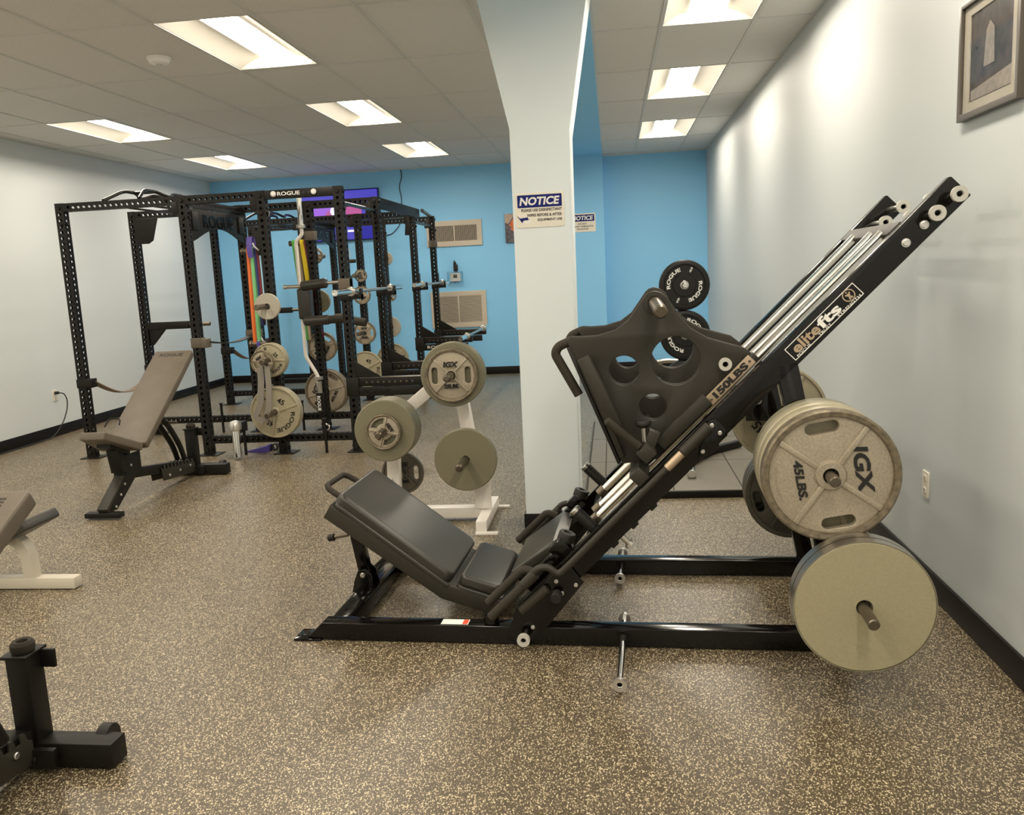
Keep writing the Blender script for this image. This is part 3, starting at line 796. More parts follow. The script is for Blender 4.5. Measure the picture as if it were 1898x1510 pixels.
# ------------------------------------------------------------------ power rack rig (sixteen uprights in two bays)
UW = .076; UH = 2.286
CX = [-4.80, -3.665, -2.955, -2.275]
BO = -.10
rows = [(7.14, 0), (8.28, 0), (10.24, BO), (11.38, BO)]
rig = thing('power_rack', 'black perforated steel power rack rig of two linked bays before the blue wall', 'power rack', (-3.6, 9.2, 0))
RO = Vector((-3.6, 9.2, 0))
def rv(x, y, z): return (x - RO.x, y - RO.y, z)
bl_ = MB().perf((0, 0, .008), (0, 0, UH), UW, up=(0, 1, 0))
fb_ = MB().box((0, 0, .004), (.19, .17, .008), bev=.002)
fb_me = fb_.mesh('base_plate', M['rack'])
for sx, sy in ((1, 0), (-1, 0), (0, -1), (0, 1)):
    for z in (.05, .16):
        bl_.cyl((sx * .036, sy * .036, z), (sx * .052, sy * .052, z), .016)
for z in (2.245, 2.10): bl_.cyl((0, -.036, z), (0, -.052, z), .017).cyl((.036, 0, z), (.052, 0, z), .016)
up_me = bl_.mesh('upright', M['rack'], 30)
def inst(nm, me, parent, loc):
    o = bpy.data.objects.new(nm, me); C.objects.link(o); o.parent = parent; o.location = loc; return o
for y, bo in rows:
    for cx in CX:
        u = inst('upright', up_me, rig, rv(cx + bo, y, 0))
        inst('base_plate', fb_me, u, (.015, 0, 0))
h2 = UW / 2
XM = {}
def xmember(nm, x0, x1, y, z, wd=.072):
    k = (round(x1 - x0, 3), wd)
    if k not in XM:
        b = MB().perf((0, 0, 0), (x1 - x0, 0, 0), wd, up=(0, 0, 1))
        XM[k] = b.mesh('crossmember', M['rack'], 30)
    return inst(nm, XM[k], rig, rv(x0, y, z))
for ri, (y, bo) in enumerate(rows):
    for i in range(3):
        if ri == 0 and i == 2: continue
        xmember('top_crossmember', CX[i] + bo + h2, CX[i + 1] + bo - h2, y, UH - .038)
        MB().span(rv(CX[i + 1] + bo - h2 - .055, y - .042, 2.13), rv(CX[i + 1] + bo - h2, y - .034, 2.24), bev=.002).build('corner_gusset', M['rack'], rig)
    for i in range(3):
        if ri == 0 and i == 0: continue
        xmember('low_crossmember', CX[i] + bo + h2, CX[i + 1] + bo - h2, y, .138, .066)
# front crossmember with cut-out lettering
lx0, lx1 = CX[2] + h2, CX[3] - h2
tc_ = MB().span(rv(lx0, 7.105, 2.212), rv(lx1, 7.175, 2.284), bev=.004).build('logo_crossmember', M['rack'], rig)
MB().text('ROGUE', .032, frame(rv(-2.70, 7.1045, 2.25), (1, 0, 0), (0, 0, 1), (0, -1, 0)), .0006, .02, width=.20).build('lettering', M['white'], tc_, 'pale lettering')
for x in (-2.83, -2.475):
    MB().cyl(rv(x, 7.106, 2.25), rv(x, 7.080, 2.25), .024, bev=.01).build('ball_knob', M['white'], tc_, 'white round knob')
dk = MB()
for x in (-2.57, -2.52): dk.cyl(rv(x, 7.1055, 2.25), rv(x, 7.1035, 2.25), .012, bev=0)
dk.build('hole_ring', M['black'], tc_)
# V gussets on left far uprights
for y, bo in rows[1::2]:
    MB().shape([[(0, 0), (.24, 0), (.17, -.22), (.12, -.25), (0, -.25)]], .008, frame(rv(CX[0] + bo + h2, y - .034, 2.21), (1, 0, 0), (0, 0, 1), (0, -1, 0)), bev=.001).build('corner_gusset', M['rack'], rig)
# depth members: header plates with lettering, pull-up bars
for (ya, bo, yb) in ((7.14, 0, 8.28), (10.24, BO, 11.38)):
    x = CX[1] + bo
    MB().perf(rv(x, ya + h2, UH - .055), rv(x, yb - h2, UH - .055), .06, up=(1, 0, 0)).build('depth_crossmember', M['rack'], rig)
    L = yb - ya - UW
    out = [(-L / 2, .125), (L / 2, .125), (L / 2, -.16)]
    for i in range(15):
        t = i / 14; out.append((L / 2 - .09 - (L - .18) * t, -.135 + .10 * math.sin(PI * t)))
    out.append((-L / 2, -.16))
    hp = MB().shape([out], .010, frame(rv(x + .030, (ya + yb) / 2, 2.06), (0, 1, 0), (0, 0, 1), (1, 0, 0)), bev=.001).build('header_plate', M['rack'], rig)
    MB().text('ROGUE', .115, frame(rv(x + .036, (ya + yb) / 2, 2.085), (0, 1, 0), (0, 0, 1), (1, 0, 0)), .0015, .01, width=.62).build('lettering', M['gloss'], hp, 'raised black lettering')
    for yy in (ya + .1, yb - .1):
        MB().span(rv(x + .03, yy - .06, 2.0), rv(x + .05, yy + .06, 2.16), bev=.003).build('header_bracket', M['rack'], hp)
    x = CX[3] + bo
    MB().cyl(rv(x, ya + h2, 2.155), rv(x, yb - h2, 2.155), .017).build('pull_up_bar', M['blackbar'], rig)
    # multi grip bar rising over the left bay
    xs = (CX[0] + bo + .42, CX[1] + bo - .42)
    mg = MB()
    for xx, k in ((xs[0], -1), (xs[1], 1)):
        mg.tube([rv(xx + k * .02, ya, 2.29), rv(xx - k * .05, ya + .22, 2.385), rv(xx - k * .05, ya + .42, 2.385), rv(xx, (ya + yb) / 2, 2.34), rv(xx - k * .05, yb - .42, 2.385), rv(xx - k * .05, yb - .22, 2.385), rv(xx + k * .02, yb, 2.29)], .015, fillet=.06)
    mg.tube([rv(xs[0] + .05, ya + .42, 2.385), rv(xs[1] - .05, ya + .42, 2.385)], .015)
    mg.build('multi_grip_bar', M['blackbar'], rig)
    for xx in (CX[0] + bo + .62, CX[0] + bo + .86):
        MB().bar(rv(xx, ya + .03, UH - .07), rv(xx, yb - .03, UH - .07), .05, .012, up=(0, 0, 1)).build('depth_brace', M['rack'], rig)
# link between the bays on the right
lk = MB().span(rv(CX[3] - .04, 8.28 + h2, 2.19), rv(CX[3] + .005, 10.24 - h2, UH + .01), bev=.004).build('bay_link', M['rack'], rig)
MB().tube([rv(CX[3] + .03, 10.24, 2.28), rv(CX[3] + BO, 11.36, 2.28)], .022).build('pull_up_bar', M['blackbar'], rig)
MB().shape([[(0, .08), (.03, .08), (.05, -.10), (.02, -.20), (-.03, -.20)]], .10, frame(rv(CX[3] + BO - .06, 10.24, 2.20), (1, 0, 0), (0, 0, 1), (0, -1, 0)), bev=.004).build('corner_gusset', M['rack'], rig)
# storage horns
HZ = {0: (1.31, .85, .39), 1: (1.755, 1.30, .84, .38), 2: (1.545, 1.31, .85, .40), 3: (1.76, 1.26, .83, .38)}
hn_me = {}
for sgn in (-1, 1):
    hn_me[sgn] = MB().cyl((0, 0, 0), (0, sgn * .29, 0), .0245, bev=.004).ring((0, 0, 0), (0, sgn * .008, 0), .045, .024).mesh('storage_horn', M['darksteel'])
for ri, (y, bo) in enumerate(rows):
    sgn = -1 if ri % 2 == 0 else 1
    for z in HZ[ri]:
        hn = inst('storage_horn', hn_me[sgn], rig, rv(CX[2] + bo, y + sgn * h2, z))
        MB().cyl((0, -sgn * (UW + .014), 0), (0, -sgn * UW, 0), .018).build('horn_nut', M['rack'], hn)
# spotter arms to the right, saddle and tube
def spotter(y, x, z, L, front):
    b = MB().span(rv(x + h2, y - .036, z - .072), rv(x + h2 + L, y + .036, z), bev=.004)
    a = b.build('spotter_arm', M['rack'], rig)
    MB().span(rv(x - .05, y - .05, z - .15), rv(x + .06, y + .05, z + .01), bev=.003).build('arm_saddle', M['rack'], a)
    MB().shape([[(0, 0), (.24, 0), (0, .15)]], .012, frame(rv(x + h2, y - .03, z), (1, 0, 0), (0, 0, 1), (0, -1, 0)), bev=.001).build('arm_gusset', M['rack'], a)
    MB().span(rv(x + h2, y - .04, z + .0005), rv(x + h2 + L, y + .04, z + .006), bev=.002).build('wear_strip', M['darksteel'], a)
    w_ = MB().span(rv(x + h2, y - .044, z - .155), rv(x + h2 + L * .92, y - .037, z - .076), bev=.001).build('arm_web', M['rack'], a)
    MB().text('ROGUE', .035, frame(rv(x + .22, y - .0445, z - .115), (1, 0, 0), (0, 0, 1), (0, -1, 0)), .0005, .01, width=.24).build('lettering', M['gloss'] if front else M['white'], w_, 'lettering on the arm')
    hd = MB()
    for k in range(9): hd.cyl(rv(x + .13 + k * .0508, y - .036, z - .036), rv(x + .13 + k * .0508, y - .0368, z - .036), .009, 10, 0)
    hd.build('hole_row', M['darksteel'], a)
for (y, bo), z in zip(rows, (.650, .660, .750, .755)):
    spotter(y, CX[3] + bo, z, .62, bo == 0)
# J-cups with bars on the right side, sleeves on the left
def jcup(x, y, z, sx):
    b = MB().span(rv(x + sx * h2, y - .04, z - .06), rv(x + sx * (h2 + .012), y + .04, z + .14), bev=.003)
    b.span(rv(x + sx * h2, y - .04, z - .06), rv(x + sx * (h2 + .10), y + .04, z - .018), bev=.003)
    b.span(rv(x + sx * (h2 + .085), y - .035, z - .06), rv(x + sx * (h2 + .10), y + .035, z + .03), bev=.003)
    b.span(rv(x - .045, y - .046, z - .07), rv(x + .045, y + .046, z - .01), bev=.003)
    b.build('bar_cup', M['rack'], rig)
for y, bo in rows: jcup(CX[3] + bo, y, 1.395, 1)
for y, bo in rows[1::2]:
    a = MB().span(rv(CX[0] + bo + h2, y - .036, 1.09), rv(CX[0] + bo + .48, y + .036, 1.165), bev=.004).build('dip_arm', M['rack'], rig)
    MB().shape([[(0, 0), (.17, 0), (.02, -.16), (0, -.16)]], .05, frame(rv(CX[0] + bo + h2, y, 1.09), (1, 0, 0), (0, 0, 1), (0, -1, 0)), bev=.002).build('arm_gusset', M['rack'], a)
    MB().cyl(rv(CX[0] + bo + .48, y, 1.128), rv(CX[0] + bo + .70, y, 1.128), .02).build('arm_handle', M['darksteel'], a)
# strap wraps, safety straps
for bo, ya, yb in ((0, 7.14, 8.28), (BO, 10.24, 11.38)):
    for ci, z, m in ((0, .70, 'strap'), (1, 1.02, 'rubber')):
        x = CX[ci] + bo
        pts = [rv(x + .07, ya + .02 + (yb - ya - .04) * t / 12, z - (.17 if ci == 0 else .05) * math.sin(PI * t / 12)) for t in range(13)]
        stp = MB().strip(pts, .075, .008, (1, 0, 0)).build('safety_strap', M[m], rig, 'tan safety strap' if ci == 0 else None)
        for yy in (ya, yb):
            MB().span(rv(x - .046, yy - .046, z - .05), rv(x + .10, yy + .046, z + .03), bev=.004).build('strap_bracket', M['rack'] if ci == 0 else M['brownpad'], stp)
MB().span(rv(CX[1] - .046, 7.09, .975), rv(CX[1] + .046, 7.19, 1.06), bev=.004).build('strap_wrap', M['brownpad'], rig, 'brown strap wrap')
for cx, y, z in ((CX[2], 8.28, 1.95), (CX[3], 7.14, 1.47), (CX[3] + BO, 11.38, 1.92)):
    MB().span(rv(cx - .05, y - .05, z - .045), rv(cx + .05, y + .05, z + .045), bev=.004).build('strap_wrap', M['brownpad'], rig, 'brown strap wrap')
# band pegs on the low members and side pegs for bands
pg_me = MB().cyl((0, 0, -.16), (0, 0, .14), .013).lathe([(0, .14), (.02, .14), (.02, .15), (0, .15)]).mesh('band_peg', M['rack'])
for x, y in ((-3.30, 7.14), (-3.52, 8.28), (-3.18, 8.28), (-4.05, 8.28), (-4.25, 8.28), (-2.55, 7.14)):
    inst('band_peg', pg_me, rig, rv(x, y - .05, .16))
for cx, y, z in ((CX[2], 7.14, 1.79), (CX[2], 8.28, 1.885), (CX[2], 7.14, .985)):
    MB().cyl(rv(cx - h2, y, z), rv(cx - h2 - .19, y, z), .019).ring(rv(cx - h2 - .17, y, z), rv(cx - h2 - .19, y, z), .027, .018).build('side_peg', M['darksteel'], rig)
MB().cyl(rv(CX[2] - h2, 8.05, 1.461), rv(CX[2] - .23, 8.05, 1.461), .018).ring(rv(CX[2] - .21, 8.05, 1.461), rv(CX[2] - .235, 8.05, 1.461), .022, .012).build('short_handle', M['steel'], rig, 'short bright handle')
# landmine sleeves near the floor
for x, y, z0, m in ((-3.30, 6.93, .02, 'chrome'), (-3.56, 8.16, .12, 'steel')):
    lm = MB().tube([rv(x, y, z0 + .24), rv(x + .012, y - .03, z0)], .036, seg=24).build('landmine_sleeve', M['chrome'], rig, 'bright landmine sleeve')
    MB().lathe([(.037, -.03), (.052, -.02), (.055, .02), (.045, .05), (.02, .06), (0, .06)], Matrix.Translation(rv(x, y, z0 + .26)), 28).build('sleeve_cap', M['bolt'], lm)
    MB().span(rv(x - .03, y + .02, z0 + .20), rv(x + .03, 7.11 if y < 7.5 else 8.25, z0 + .29 if y < 7.5 else .30), bev=.003).build('pivot_bracket', M['rack'], lm)

# ------------------------------------------------------------------ plates on the rack
GR = 'plates stored on the rack horns'
x = CX[2]
plate('smooth', (x + .02, 6.99, 1.31), .225, .03, 0, 'small plain grey disc alone on the top front rack horn', GR, 'palegrey')
plate('rogue25', (x, 6.975, .85), .295, .04, -30, 'medium khaki plate behind a small plate on the middle front rack horn', GR, 'khaki')
plate('rogue25', (x, 7.020, .85), .295, .04, 40, 'second medium khaki plate closest to the post on the middle front rack horn', GR, 'khaki')
plate('igx10', (x - .035, 6.90, .84), .205, .03, 35, 'small two-grip iron plate outermost on the middle front rack horn', GR, 'igx')
plate('rogue45', (x, 6.99, .39), .45, .045, -10, 'large khaki 45 plate outermost on the lowest front rack horn', GR, 'khaki')
plate('rogue45', (x, 7.04, .39), .45, .045, 60, 'large khaki plate behind the outermost on the lowest front rack horn', GR, 'khaki')
f2 = (0, 1, 0)
def far(kind, xo, y, z, D, T, spin, lab, body):  # printed side still looks towards the aisle
    plate(kind, (x + xo, y, z), D, T, spin, lab, GR, body)
far('igx25', 0, 8.33, 1.755, .165, .025, 20, 'tiny spoked plate high on the second rack post', 'igx')
far('smooth', 0, 8.345, 1.30, .235, .03, 0, 'small plain disc behind the padded bar on the second rack post', 'olive')
far('igx25', 0, 8.33, .84, .305, .04, 60, 'medium iron plate with grip holes below the bar pads on the second rack post', 'igx')
far('igx45', 0, 8.33, .38, .45, .05, 60, 'large iron plate lowest on the second rack post, behind the bar sleeve', 'igx')
far('igx45', 0, 8.385, .38, .45, .05, 20, 'large iron plate behind another, lowest on the second rack post', 'igx')
xb_ = CX[2] + BO
GB = 'plates stored on the far rack bay'
plate('igx25', (xb_ + .03, 10.10, 1.545), .155, .025, 10, 'tiny spoked plate topmost on the near post of the far rack bay', GB, 'igx')
plate('igx25', (xb_ + .03, 10.08, 1.31), .22, .03, 30, 'small plate behind the racked barbell on the far rack bay', GB, 'igx')
plate('igx25', (xb_ + .03, 10.08, .85), .28, .04, 0, 'medium IGX plate with two grip holes on the far rack bay', GB, 'igx')
plate('rogue45', (xb_ + .01, 10.08, .40), .45, .045, 0, 'large khaki 45 plate on the lowest near horn of the far rack bay', GB, 'khaki')
plate('smooth', (xb_, 11.43, 1.76), .19, .03, 0, 'small plain disc topmost on the rear post of the far rack bay', GB, 'palegrey')
plate('igx10', (xb_ + .03, 11.43, 1.26), .16, .025, 0, 'tiny grip plate on the rear post beside the racked barbell end', GB, 'igx')
plate('smooth', (xb_, 11.43, .83), .29, .03, 0, 'medium plain disc on the rear post of the far rack bay', GB, 'palegrey')
plate('rogue45', (xb_, 11.43, .38), .45, .045, 10, 'large khaki plate lowest on the rear post of the far rack bay', GB, 'khaki')

# ------------------------------------------------------------------ barbells
def barbell(label, x, ya, yb, z, grp='barbells on the rack'):
    t = thing('barbell', label, 'barbell', (x, (ya + yb) / 2, z), 0, grp)
    L = (yb - ya) / 2
    MB().cyl((0, -L + .40, 0), (0, L - .40, 0), .014).build('shaft', M['steel'], t)
    for s in (-1, 1):
        MB().ring((0, s * L, 0), (0, s * (L - .415), 0), .025, .016).cyl((0, s * (L - .012), 0), (0, s * (L - .41), 0), .018).build('sleeve', M['chrome'], t)
        MB().lathe([(0, 0), (.036, 0), (.040, .006), (.040, .022), (.03, .03), (0, .03)], axis_frame((0, s * (L - .41), 0), (0, s * (L - .45), 0)), 28).build('collar', M['steel'], t)
    return t
barbell('steel barbell racked in the cups of the near rack bay', -2.185, 6.56, 8.70, 1.402)
barbell('steel barbell racked in the cups of the far rack bay', -2.285, 9.74, 11.82, 1.402)
barbell('steel barbell lying across the low spotter arms of the far rack bay', -1.70, 9.33, 11.47, .786)

# safety squat bar stored upright
sb = thing('safety_squat_bar', 'white cambered squat bar with black pads standing upright in the rack', 'barbell', (-2.935, 8.10, .20))
so = Vector((-2.935, 8.10, .20))
def sv(x, z, y=8.10): return (x - so.x, y - so.y, z - so.z)
MB().tube([sv(-2.98, 2.02), sv(-2.975, 1.96), sv(-3.047, 1.89), sv(-3.047, .77), sv(-2.955, .60), sv(-2.935, .545)], .018, fillet=.03).build('shaft', M['treewhite'], sb)
for a, c in (((-2.975, 2.33), (-2.982, 2.035)), ((-2.934, .52), (-2.935, .39))):
    MB().cyl(sv(*a), sv(*c), .0265).build('sleeve', M['chrome'], sb)
for z, x_ in ((2.03, -2.982), (.545, -2.934)):
    MB().cyl(sv(x_, z - .012), sv(x_, z + .02), .044).build('collar', M['steel'], sb)
MB().box(sv(-3.0, 1.29), (.13, .12, .30), bev=.02, seg=4).build('neck_pad', M['pad'], sb)
for z0, z1 in ((1.463, 1.482), (1.120, 1.128)):
    MB().cyl(sv(-3.01, z0, 8.05), sv(-2.745, z1, 8.03), .048, bev=.012).build('arm_pad', M['pad'], sb)
hd = MB().cyl(sv(-2.745, 1.482, 8.03), sv(-2.53, 1.487, 8.0), .016).build('handle', M['steel'], sb)
MB().tube([sv(-2.745, 1.128, 8.03), sv(-2.60, 1.13, 8.0), sv(-2.37, 1.085, 7.97)], .040, fillet=.06).build('handle_grip', M['foam'], sb)
bs = MB().ring(sv(-2.934, .40), sv(-2.935, .205), .040, .028).build('holder_sleeve', M['rack'], sb)
MB().text('ROGUE', .035, frame(sv(-2.935, .30, 8.055), (0, 0, -1), (1, 0, 0), (0, -1, 0)), .0006, .03, width=.15).build('lettering', M['white'], bs)

# ------------------------------------------------------------------ resistance bands hanging on side pegs
def band(label, col, x, y, zt, zb, wd, grp, dx=0.0):
    pts = []
    r = .022; yo = .012
    for i in range(9): a = PI * i / 8; pts.append((0, -r * math.cos(a), r * math.sin(a)))
    L = zt - zb
    for t in (.25, .5, .75): pts.append((dx * t, r - (r - yo) * t, -L * t))
    for i in range(7): a = PI * i / 6; pts.append((dx, yo * math.cos(a), -L - yo * math.sin(a)))
    for t in (.75, .5, .25): pts.append((dx * t, -r + (r - yo) * t, -L * t))
    pts.append((0, -r, 0))
    o = MB().strip(pts, wd, .005, (1, 0, 0)).build('resistance_band', M[col]); o.location = (x, y, zt)
    return tag(o, label, 'resistance band', grp)
G1 = 'bands hanging between the front rack posts'
band('orange resistance band hanging outermost beside the front rack posts', 'orange', -3.118, 7.14, 1.80, .98, .022, G1, -.02)
band('pale green resistance band hanging beside the orange one', 'lime', -3.082, 7.14, 1.80, .95, .028, G1, -.015)
band('dark navy resistance band hanging between green and maroon bands', 'navy', -3.052, 7.14, 1.80, 1.15, .018, G1)
band('maroon resistance band hanging closest but one to the front rack post', 'maroon', -3.030, 7.14, 1.80, 1.20, .018, G1)
band('thin pale blue resistance band hanging closest to the front rack post', 'skyblue', -3.010, 7.14, 1.80, 1.15, .010, G1)
o = MB().strip([(0, -.03, -.07), (0, -.045, -.01), (0, -.04, .06), (0, -.02, .105), (0, .02, .105), (0, .04, .06), (0, .035, -.02)], .048, .006, (1, 0, 0)).build('resistance_band', M['purple']); o.location = (-3.075, 7.11, 1.80)
tag(o, 'wide purple resistance band folded over the front peg', 'resistance band', G1)
band('purple resistance band hanging low on the short lower peg', 'purple', -3.10, 7.14, .99, .68, .030, G1)
band('red and white patterned strap hanging by the lower peg', 'redprint', -3.03, 7.14, .99, .72, .024, G1)
G2 = 'bands hanging behind the squat bar'
band('green resistance band hanging behind the white squat bar', 'green', -3.135, 8.28, 1.895, .93, .030, G2, .055)
band('tan resistance band hanging beside the green one', 'tan', -3.100, 8.28, 1.895, .93, .022, G2, .05)
band('yellow resistance band hanging nearest the second rack post', 'yellow', -3.045, 8.28, 1.895, 1.40, .045, G2, .03)
band('short maroon resistance band hanging low behind the squat bar', 'maroon', -3.02, 8.28, 1.895, .95, .020, G2, .10)
# grey lifting belt draped over the small plate
bl = MB().strip([(-.03, -.02, 0), (-.03, -.03, -.12), (-.045, -.045, -.30), (-.10, -.05, -.42), (-.03, -.055, -.47)], .055, .008, (1, 0, 0))
bl.strip([(-.03, -.02, 0), (.0, -.015, .02), (.03, -.02, 0), (.035, -.03, -.15), (.03, -.05, -.33), (-.02, -.055, -.46)], .05, .008, (1, 0, 0))
o = bl.build('lifting_belt', M['greystrap']); o.location = (x - .015, 6.90, .80)
tag(o, 'grey lifting belt draped down in front of the large 45 plates', 'lifting belt')
pb = MB().raw([(-.13, -.03, .0), (.07, -.07, .0), (.08, .05, .0), (-.13, -.03, .01), (.07, -.07, .055), (.08, .05, .06)], [(0, 2, 1), (3, 4, 5), (0, 1, 4, 3), (1, 2, 5, 4), (2, 0, 3, 5)])
o = pb.build('wrist_wrap', M['purple']); o.location = (-3.21, 7.22, .001)
tag(o, 'purple wrap lying folded on the floor under the front rack', 'wrap')
k_ = thing('ankle_strap', 'small black ankle strap lying beside the purple wrap on the floor', 'strap', (-3.10, 7.27, 0))
MB().ring((0, -.03, .032), (0, .03, .032), .031, .024).build('cuff', M['rubber'], k_)
MB().ring((.045, -.005, .02), (.045, .005, .02), .018, .012).build('ring', M['bolt'], k_)
def spring_clip(label, loc, ax):
    t = thing('barbell_collar', label, 'collar', loc, 0, 'barbell collars on the rack pegs')
    a = Vector(ax) * .016
    MB().ring(tuple(-a), tuple(a), .048, .026).build('clamp_ring', M['rubber'], t)
    MB().tube([(0, -.045, .0), (-.02, -.075, .03), (-.035, -.07, .06)], .007, seg=8).build('lever', M['bolt'], t, 'bright lever')
spring_clip('black barbell collar hanging beside the upper band peg', (-3.008, 7.14, 1.79), (1, 0, 0))
spring_clip('black barbell collar hanging at the lower peg above the small plate', (-3.012, 7.14, .985), (1, 0, 0))
sh = thing('snap_hook', 'small bright snap hook lying on the front low rack beam', 'hook', (-2.56, 7.14, .171))
MB().tube([(-.01, 0, .006), (.03, -.01, .03), (.04, -.01, .065), (.01, 0, .08), (-.02, 0, .065)], .008, seg=8, fillet=.02).build('hook_body', M['chrome'], sh)
MB().box((0, 0, .012), (.06, .03, .022), bev=.004).build('clip_base', M['rubber'], sh)
# cable attachment hanging on the far bay
ch = thing('rope_handle', 'black foam handle on a chain hanging from the far rack bay', 'cable handle', (-3.17, 10.02, 1.72))
MB().cyl((-.03, 0, 0), (.13, -.02, 0), .022, bev=.006).build('grip', M['foam'], ch)
MB().tube([(.04, 0, .02), (.02, 0, .10), (.04, 0, .17), (.06, 0, .10), (.05, 0, .02)], .004, seg=6).tube([(.03, 0, -.02), (.01, 0, -.06), (.03, 0, -.09), (.05, 0, -.06), (.04, 0, -.02)], .004, seg=6).build('chain', M['bolt'], ch)
MB().tube([(-.11, 0, .20), (-.06, 0, .175), (.04, 0, .175)], .007, seg=8).build('hook', M['rack'], ch)

# ------------------------------------------------------------------ adjustable benches
def make_bench(label, loc, ang, group):
    """local y runs from the front foot (0) to the rear foot; x = 0 is the centre line"""
    t = thing('adjustable_bench', label, 'weight bench', loc, 0, group)
    # feet and spine
    MB().span((-.125, -.01, .012), (.125, .055, .045), bev=.004).build('front_foot', M['rack'], t)
    leg = MB().bar((0, .02, .04), (0, .335, .265), .075, .075, up=(1, 0, 0)).build('front_leg', M['sled'], t)
    for s in (-1, 1): MB().shape([[(.03, .06), (.10, .04), (.45, .26), (.45, .38), (.25, .38), (.25, .24)]], .007, frame((s * .042, 0, 0), (0, 1, 0), (0, 0, 1), (1, 0, 0)), bev=.001).build('leg_side_plate', M['rack'], t)
    for y, z in ((.09, .065), (.16, .13), (.22, .19), (.32, .30)): MB().cyl((.044, y, z), (.052, y, z), .009).build('bolt', M['bolt'], leg)
    MB().bar((0, .25, .25), (0, 1.225, .10), .07, .072, up=(1, 0, 0)).build('spine', M['rack'], t)
    rf = MB().span((-.30, 1.225, .006), (.295, 1.305, .088), bev=.005).build('rear_foot', M['rack'], t)
    for s in (-1, 1):
        MB().cyl((s * .20, 1.322, .058), (s * .24, 1.322, .058), .045).build('transport_wheel', M['rubber'], rf)
    wb_ = MB().cyl((.036, 1.195, .05), (.06, 1.195, .05), .014).span((.03, 1.19, .02), (.12, 1.212, .085), bev=.003)
    wb_.build('foot_bracket', M['rack'], rf)
    # ladder with teeth
    lad = [(.72, .085), (1.20, .04), (1.20, .115)]
    for k in range(9):
        y = 1.17 - k * .052; z = .125 + (1.17 - y) * .10
        lad += [(y + .012, z), (y, z + .030), (y - .016, z + .032), (y - .018, z + .004)]
    lad.append((.70, .19))
    for s in (-1, 1):
        l_ = MB().shape([lad], .008, frame((s * .045, 0, 0), (0, 1, 0), (0, 0, 1), (1, 0, 0)), bev=.001).build('angle_ladder', M['sled'], t)
        for y in (.80, .96, 1.12): MB().cyl((s * .049, y, .11), (s * .057, y, .11), .011).build('bolt', M['bolt'], l_)
    # rear post with handle bracket and rubber cap
    po = MB().span((-.028, 1.225, .085), (.048, 1.30, .375), bev=.004).build('rear_post', M['rack'], t)
    MB().span((-.034, 1.212, .375), (.055, 1.315, .385), bev=.002).build('post_plate', M['rack'], po)
    MB().span((.04, 1.285, .318), (.098, 1.298, .380), bev=.004).build('catch_plate', M['rack'], po)
    MB().lathe([(0, 0), (.032, 0), (.036, .008), (.036, .026), (.028, .036), (.018, .034), (.014, .022), (0, .022)], Matrix.Translation((.012, 1.262, .385)), 28).build('rubber_stop', M['foam'], po)
    # seat: tapered, tipped backwards
    z0, z1 = .60, .455
    d = Vector((0, .325, z1 - z0)).normalized(); n = Vector((0, -d.z, d.y))
    F = frame((0, .0, z0), (1, 0, 0), d, n)
    MB().shape([[(-.085, .01), (.085, .01), (.15, .33), (.15, .36), (-.15, .36), (-.15, .33)]], .055, F @ Matrix.Translation((0, 0, -.028)), bev=.010, bseg=3).build('seat', M['brownpad'], t)
    sc_ = MB().box((0, 0, 0), (.10, .24, .06), frame((0, .22, .45), (1, 0, 0), d, n), bev=.004)
    sc_.bar((0, .25, .27), (0, .22, .44), .06, .09, up=(1, 0, 0))
    sc_.build('seat_support', M['rack'], t)
    kn = MB().tube([(-.10, .30, .58), (-.10, .36, .625), (-.04, .40, .62), (-.03, .36, .58)], .006, seg=8, fillet=.03).build('pull_loop', M['rack'], t)
    # backrest, hinged behind the seat
    hy, hz = .345, .440
    d = Vector((0, math.cos(ang), math.sin(ang))); n = Vector((0, -d.z, d.y))
    F = frame((0, hy, hz), (1, 0, 0), d, n)
    bk = MB().shape([rrect(.305, .985, .016, 3, (0, .505))], .056, F @ Matrix.Translation((0, 0, -.028)), bev=.010, bseg=3).build('backrest', M['brownpad'], t)
    MB().text('ROGUE', .036, F @ Matrix.Translation((0, .945, .0003)), .0004, .02, width=.19).build('lettering', M['black'], bk, 'dark stamped lettering')
    MB().box((0, .40, -.075), (.07, .62, .035), F, bev=.004).build('back_frame', M['rack'], t)
    q = F @ Vector((0, .40, -.09)); 
    for s in (-1, 1):
        e = Vector((s * .03, q.y + .36, .17))
        MB().tube([(s * .035, q.y, q.z), (s * .035, q.y + .16, q.z - .12), (e.x, e.y - .05, e.z + .12), tuple(e)], .021, seg=10, fillet=.08).build('support_strut', M['rack'], t)
    MB().cyl((-.12, q.y + .14, q.z - .10), (.12, q.y + .14, q.z - .10), .011).build('strut_bar', M['darksteel'], t)
    return t
GBn = 'adjustable weight benches'
make_bench('brown padded adjustable bench set steeply upright before the black rack', (-3.42, 5.10, 0), R(35.8), GBn)
make_bench('brown padded adjustable bench in the left foreground, cut by the photo edge', (-1.91, 1.075, 0), R(29.0), GBn)

